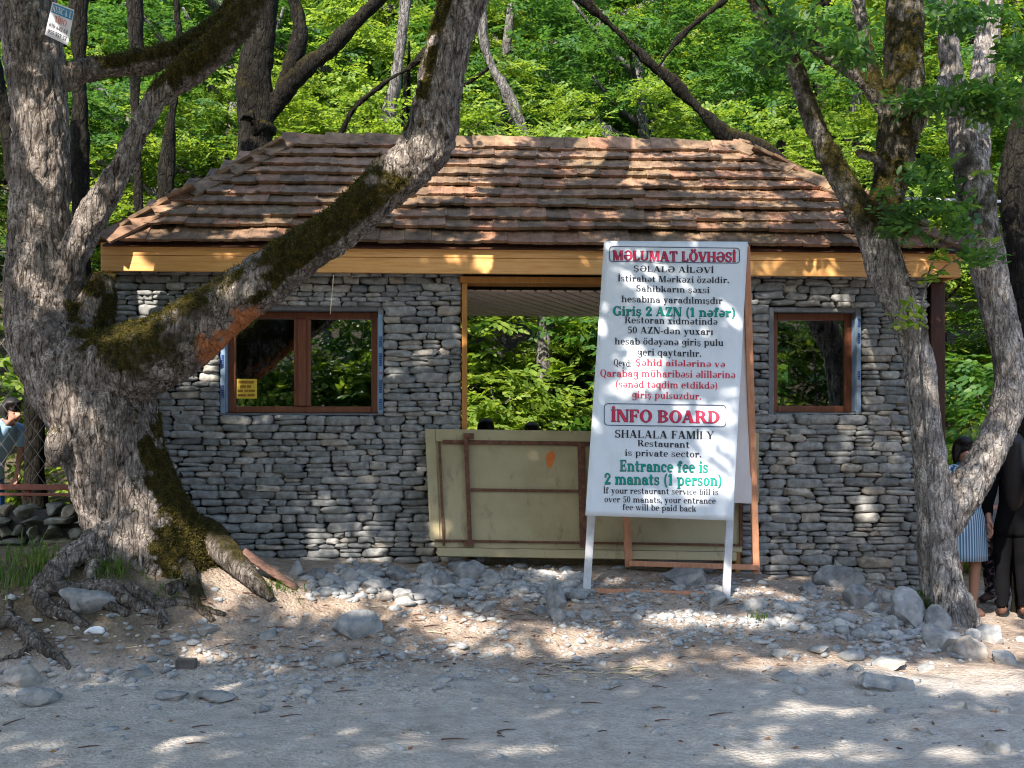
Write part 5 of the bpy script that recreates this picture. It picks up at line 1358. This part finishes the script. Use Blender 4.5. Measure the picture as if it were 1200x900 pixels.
def hair(t, J, long_=0.0, seed=1, H=1.64):
    mb = MB(); c_ = Vector(J['crown'][0]); V0, F0 = ico(4); vs = []
    for v in V0:
        p = Vector((v.x*.098, v.y*.118, v.z*.115))
        face = sm(.1, .4, -v.y)*(1-sm(.35, .55, v.z))
        p *= 1-.5*face
        if v.z < 0 and face < .5: p.z -= long_*(-v.z); p.x *= 1+.5*min(1, long_*2)*(-v.z); p.y += .05*(-v.z)*min(1, long_*3)
        st_ = noise.noise(Vector((v.x*14, v.y*14, v.z*2)))*.006
        vs.append(c_+Vector((0,.03,.012))+p*(1+st_*6))
    mb.add(vs, F0); return mb.build('hair', M['hair'], t, True)
def eyes(t, J):
    b_ = [c for c in t.children if c.name.split('.')[0] == 'body'][0]; h = Vector(J['skull'][0])
    def front(x, z):
        ok, loc, n, i = b_.ray_cast(Vector((h.x+x, h.y-.6, h.z+z)), Vector((0,1,0)))
        return loc if ok else Vector((h.x+x, h.y-.08, h.z+z))
    V0, F0 = ico(1)
    for sg in (-1, 1):
        mb = MB(); c_ = front(.032*sg, .04); mb.add([c_+Vector((v.x*.013, v.y*.006, v.z*.006)) for v in V0], F0); mb.build('eye', M['hair'], t)
    mb = MB(); c_ = front(0, -.03); mb.add([c_+Vector((v.x*.022, v.y*.005, v.z*.007)) for v in V0], F0); mb.build('mouth', M['crimson'], t)
def feet(px, py, D): p = P(px, py, D); return (p.x, p.y, ground_z(p.x, p.y))
def loft(mb, rings, n=20, pleat=.0):
    vs = []
    for (cx, cy, z, rx, ry) in rings:
        for k in range(n):
            a = 2*math.pi*k/n; q = 1+pleat*math.sin(a*7); vs.append((cx+rx*q*math.cos(a), cy+ry*q*math.sin(a), z))
    mb.add(vs, [(i*n+k, i*n+(k+1)%n, (i+1)*n+(k+1)%n, (i+1)*n+k) for i in range(len(rings)-1) for k in range(n)])
# woman in the striped dress behind the fork
A1 = {'l': ((.21,.0,1.1),(.17,-.12,.9)), 'r': HANG['r']}
t, J, B, b = person('woman in a blue striped dress standing behind the forked trunk', feet(1131,722,10.35), R(8), A1, 1.63)
mb = MB(); loft(mb, [(0,0,1.22,.165,.115),(0,0,1.12,.15,.11),(0,0,1.02,.145,.11),(0,0,.9,.185,.14),(0,0,.75,.195,.15),(0,0,.6,.2,.155),(0,0,.53,.2,.155)], 28, .02); o = mb.build('dress', M['stripe'], t, True); o.modifiers.new('t','SOLIDIFY').thickness = .006
wear('ruffle_top', t, b, J, B, {'waist-chest': ALL, 'chest-collar': ALL, 'collar-shl': ALL, 'collar-shr': ALL, 'shl-ell': (0,.45), 'shr-elr': (0,.45)}, .018, 'dots'); wear('shoes', t, b, J, B, SHOES, .004, 'shoe')
hair(t, J, .12); eyes(t, J)
# woman in white top and floral trousers
t, J, B, b = person('woman in white top and dark floral trousers half hidden behind others', feet(1168,712,11.3), R(-60), {'l': ((.2,-.06,1.1),(.12,-.25,1.02)), 'r': HANG['r']}, 1.58)
wear('trousers', t, b, J, B, PANTS, .012, 'floral'); wear('shoes', t, b, J, B, SHOES, .004, 'shoe')
wear('shirt', t, b, J, B, SHORT, .018, 'whitecloth'); hair(t, J, .1); eyes(t, J)
# woman in black seen from behind, long hair
t, J, B, b = person('woman all in black with very long dark hair seen from behind', feet(1187,731,10.25), R(165), HANG, 1.66)
wear('trousers', t, b, J, B, PANTS, .012, 'blackcloth'); wear('shoes', t, b, J, B, SHOES, .004, 'shoe')
wear('tunic', t, b, J, B, LONG, .018, 'blackcloth'); hair(t, J, .52)
# person at the right edge with bare forearm
t, J, B, b = person('person in navy short-sleeved shirt cut by the right picture edge', feet(1238,738,9.9), R(80), {'l': ((.2,-.02,1.12),(.1,-.24,1.08)), 'r': ((.24,-.02,1.1),(.2,-.2,1.14))}, 1.68)
wear('trousers', t, b, J, B, PANTS, .012, 'blackcloth'); wear('shoes', t, b, J, B, SHOES, .004, 'shoe')
wear('shirt', t, b, J, B, SHORT, .018, 'navycloth'); hair(t, J, .02); eyes(t, J)
# man behind the fence at left, leaning forward
p = P(-16, 600, 10.6); t, J, B, b = person('man in pale blue shirt bending down behind the chain-link fence', (p.x, p.y, .42), R(62), {'l': ((.2,-.1,1.14),(.16,-.22,.92)), 'r': ((.2,-.1,1.12),(.16,-.22,.9))}, 1.7, bend=.6)
wear('trousers', t, b, J, B, PANTS, .012, 'jeans'); wear('shoes', t, b, J, B, SHOES, .004, 'shoe')
wear('shirt', t, b, J, B, SHORT, .018, 'bluecloth'); hair(t, J, .0); eyes(t, J)
# two people behind the gate
for px, D_, h_, lab, rz in ((508*1.0+62,12.6,1.68,'dark-haired person whose head just shows above the gate',.3),(622,13.2,1.68,'second head farther right above the gate beside the board',-.6)):
    p = P(px, 500, D_); t, J, B, b = person(lab, (p.x, p.y, CAMZ+(HOR-(496 if D_ < 13 else 500))/F*D_-h_*.995), rz, HANG, h_)
    wear('trousers', t, b, J, B, PANTS, .012, 'jeans')
    wear('shirt', t, b, J, B, SHORT, .018, 'navycloth'); hair(t, J, .0); eyes(t, J)
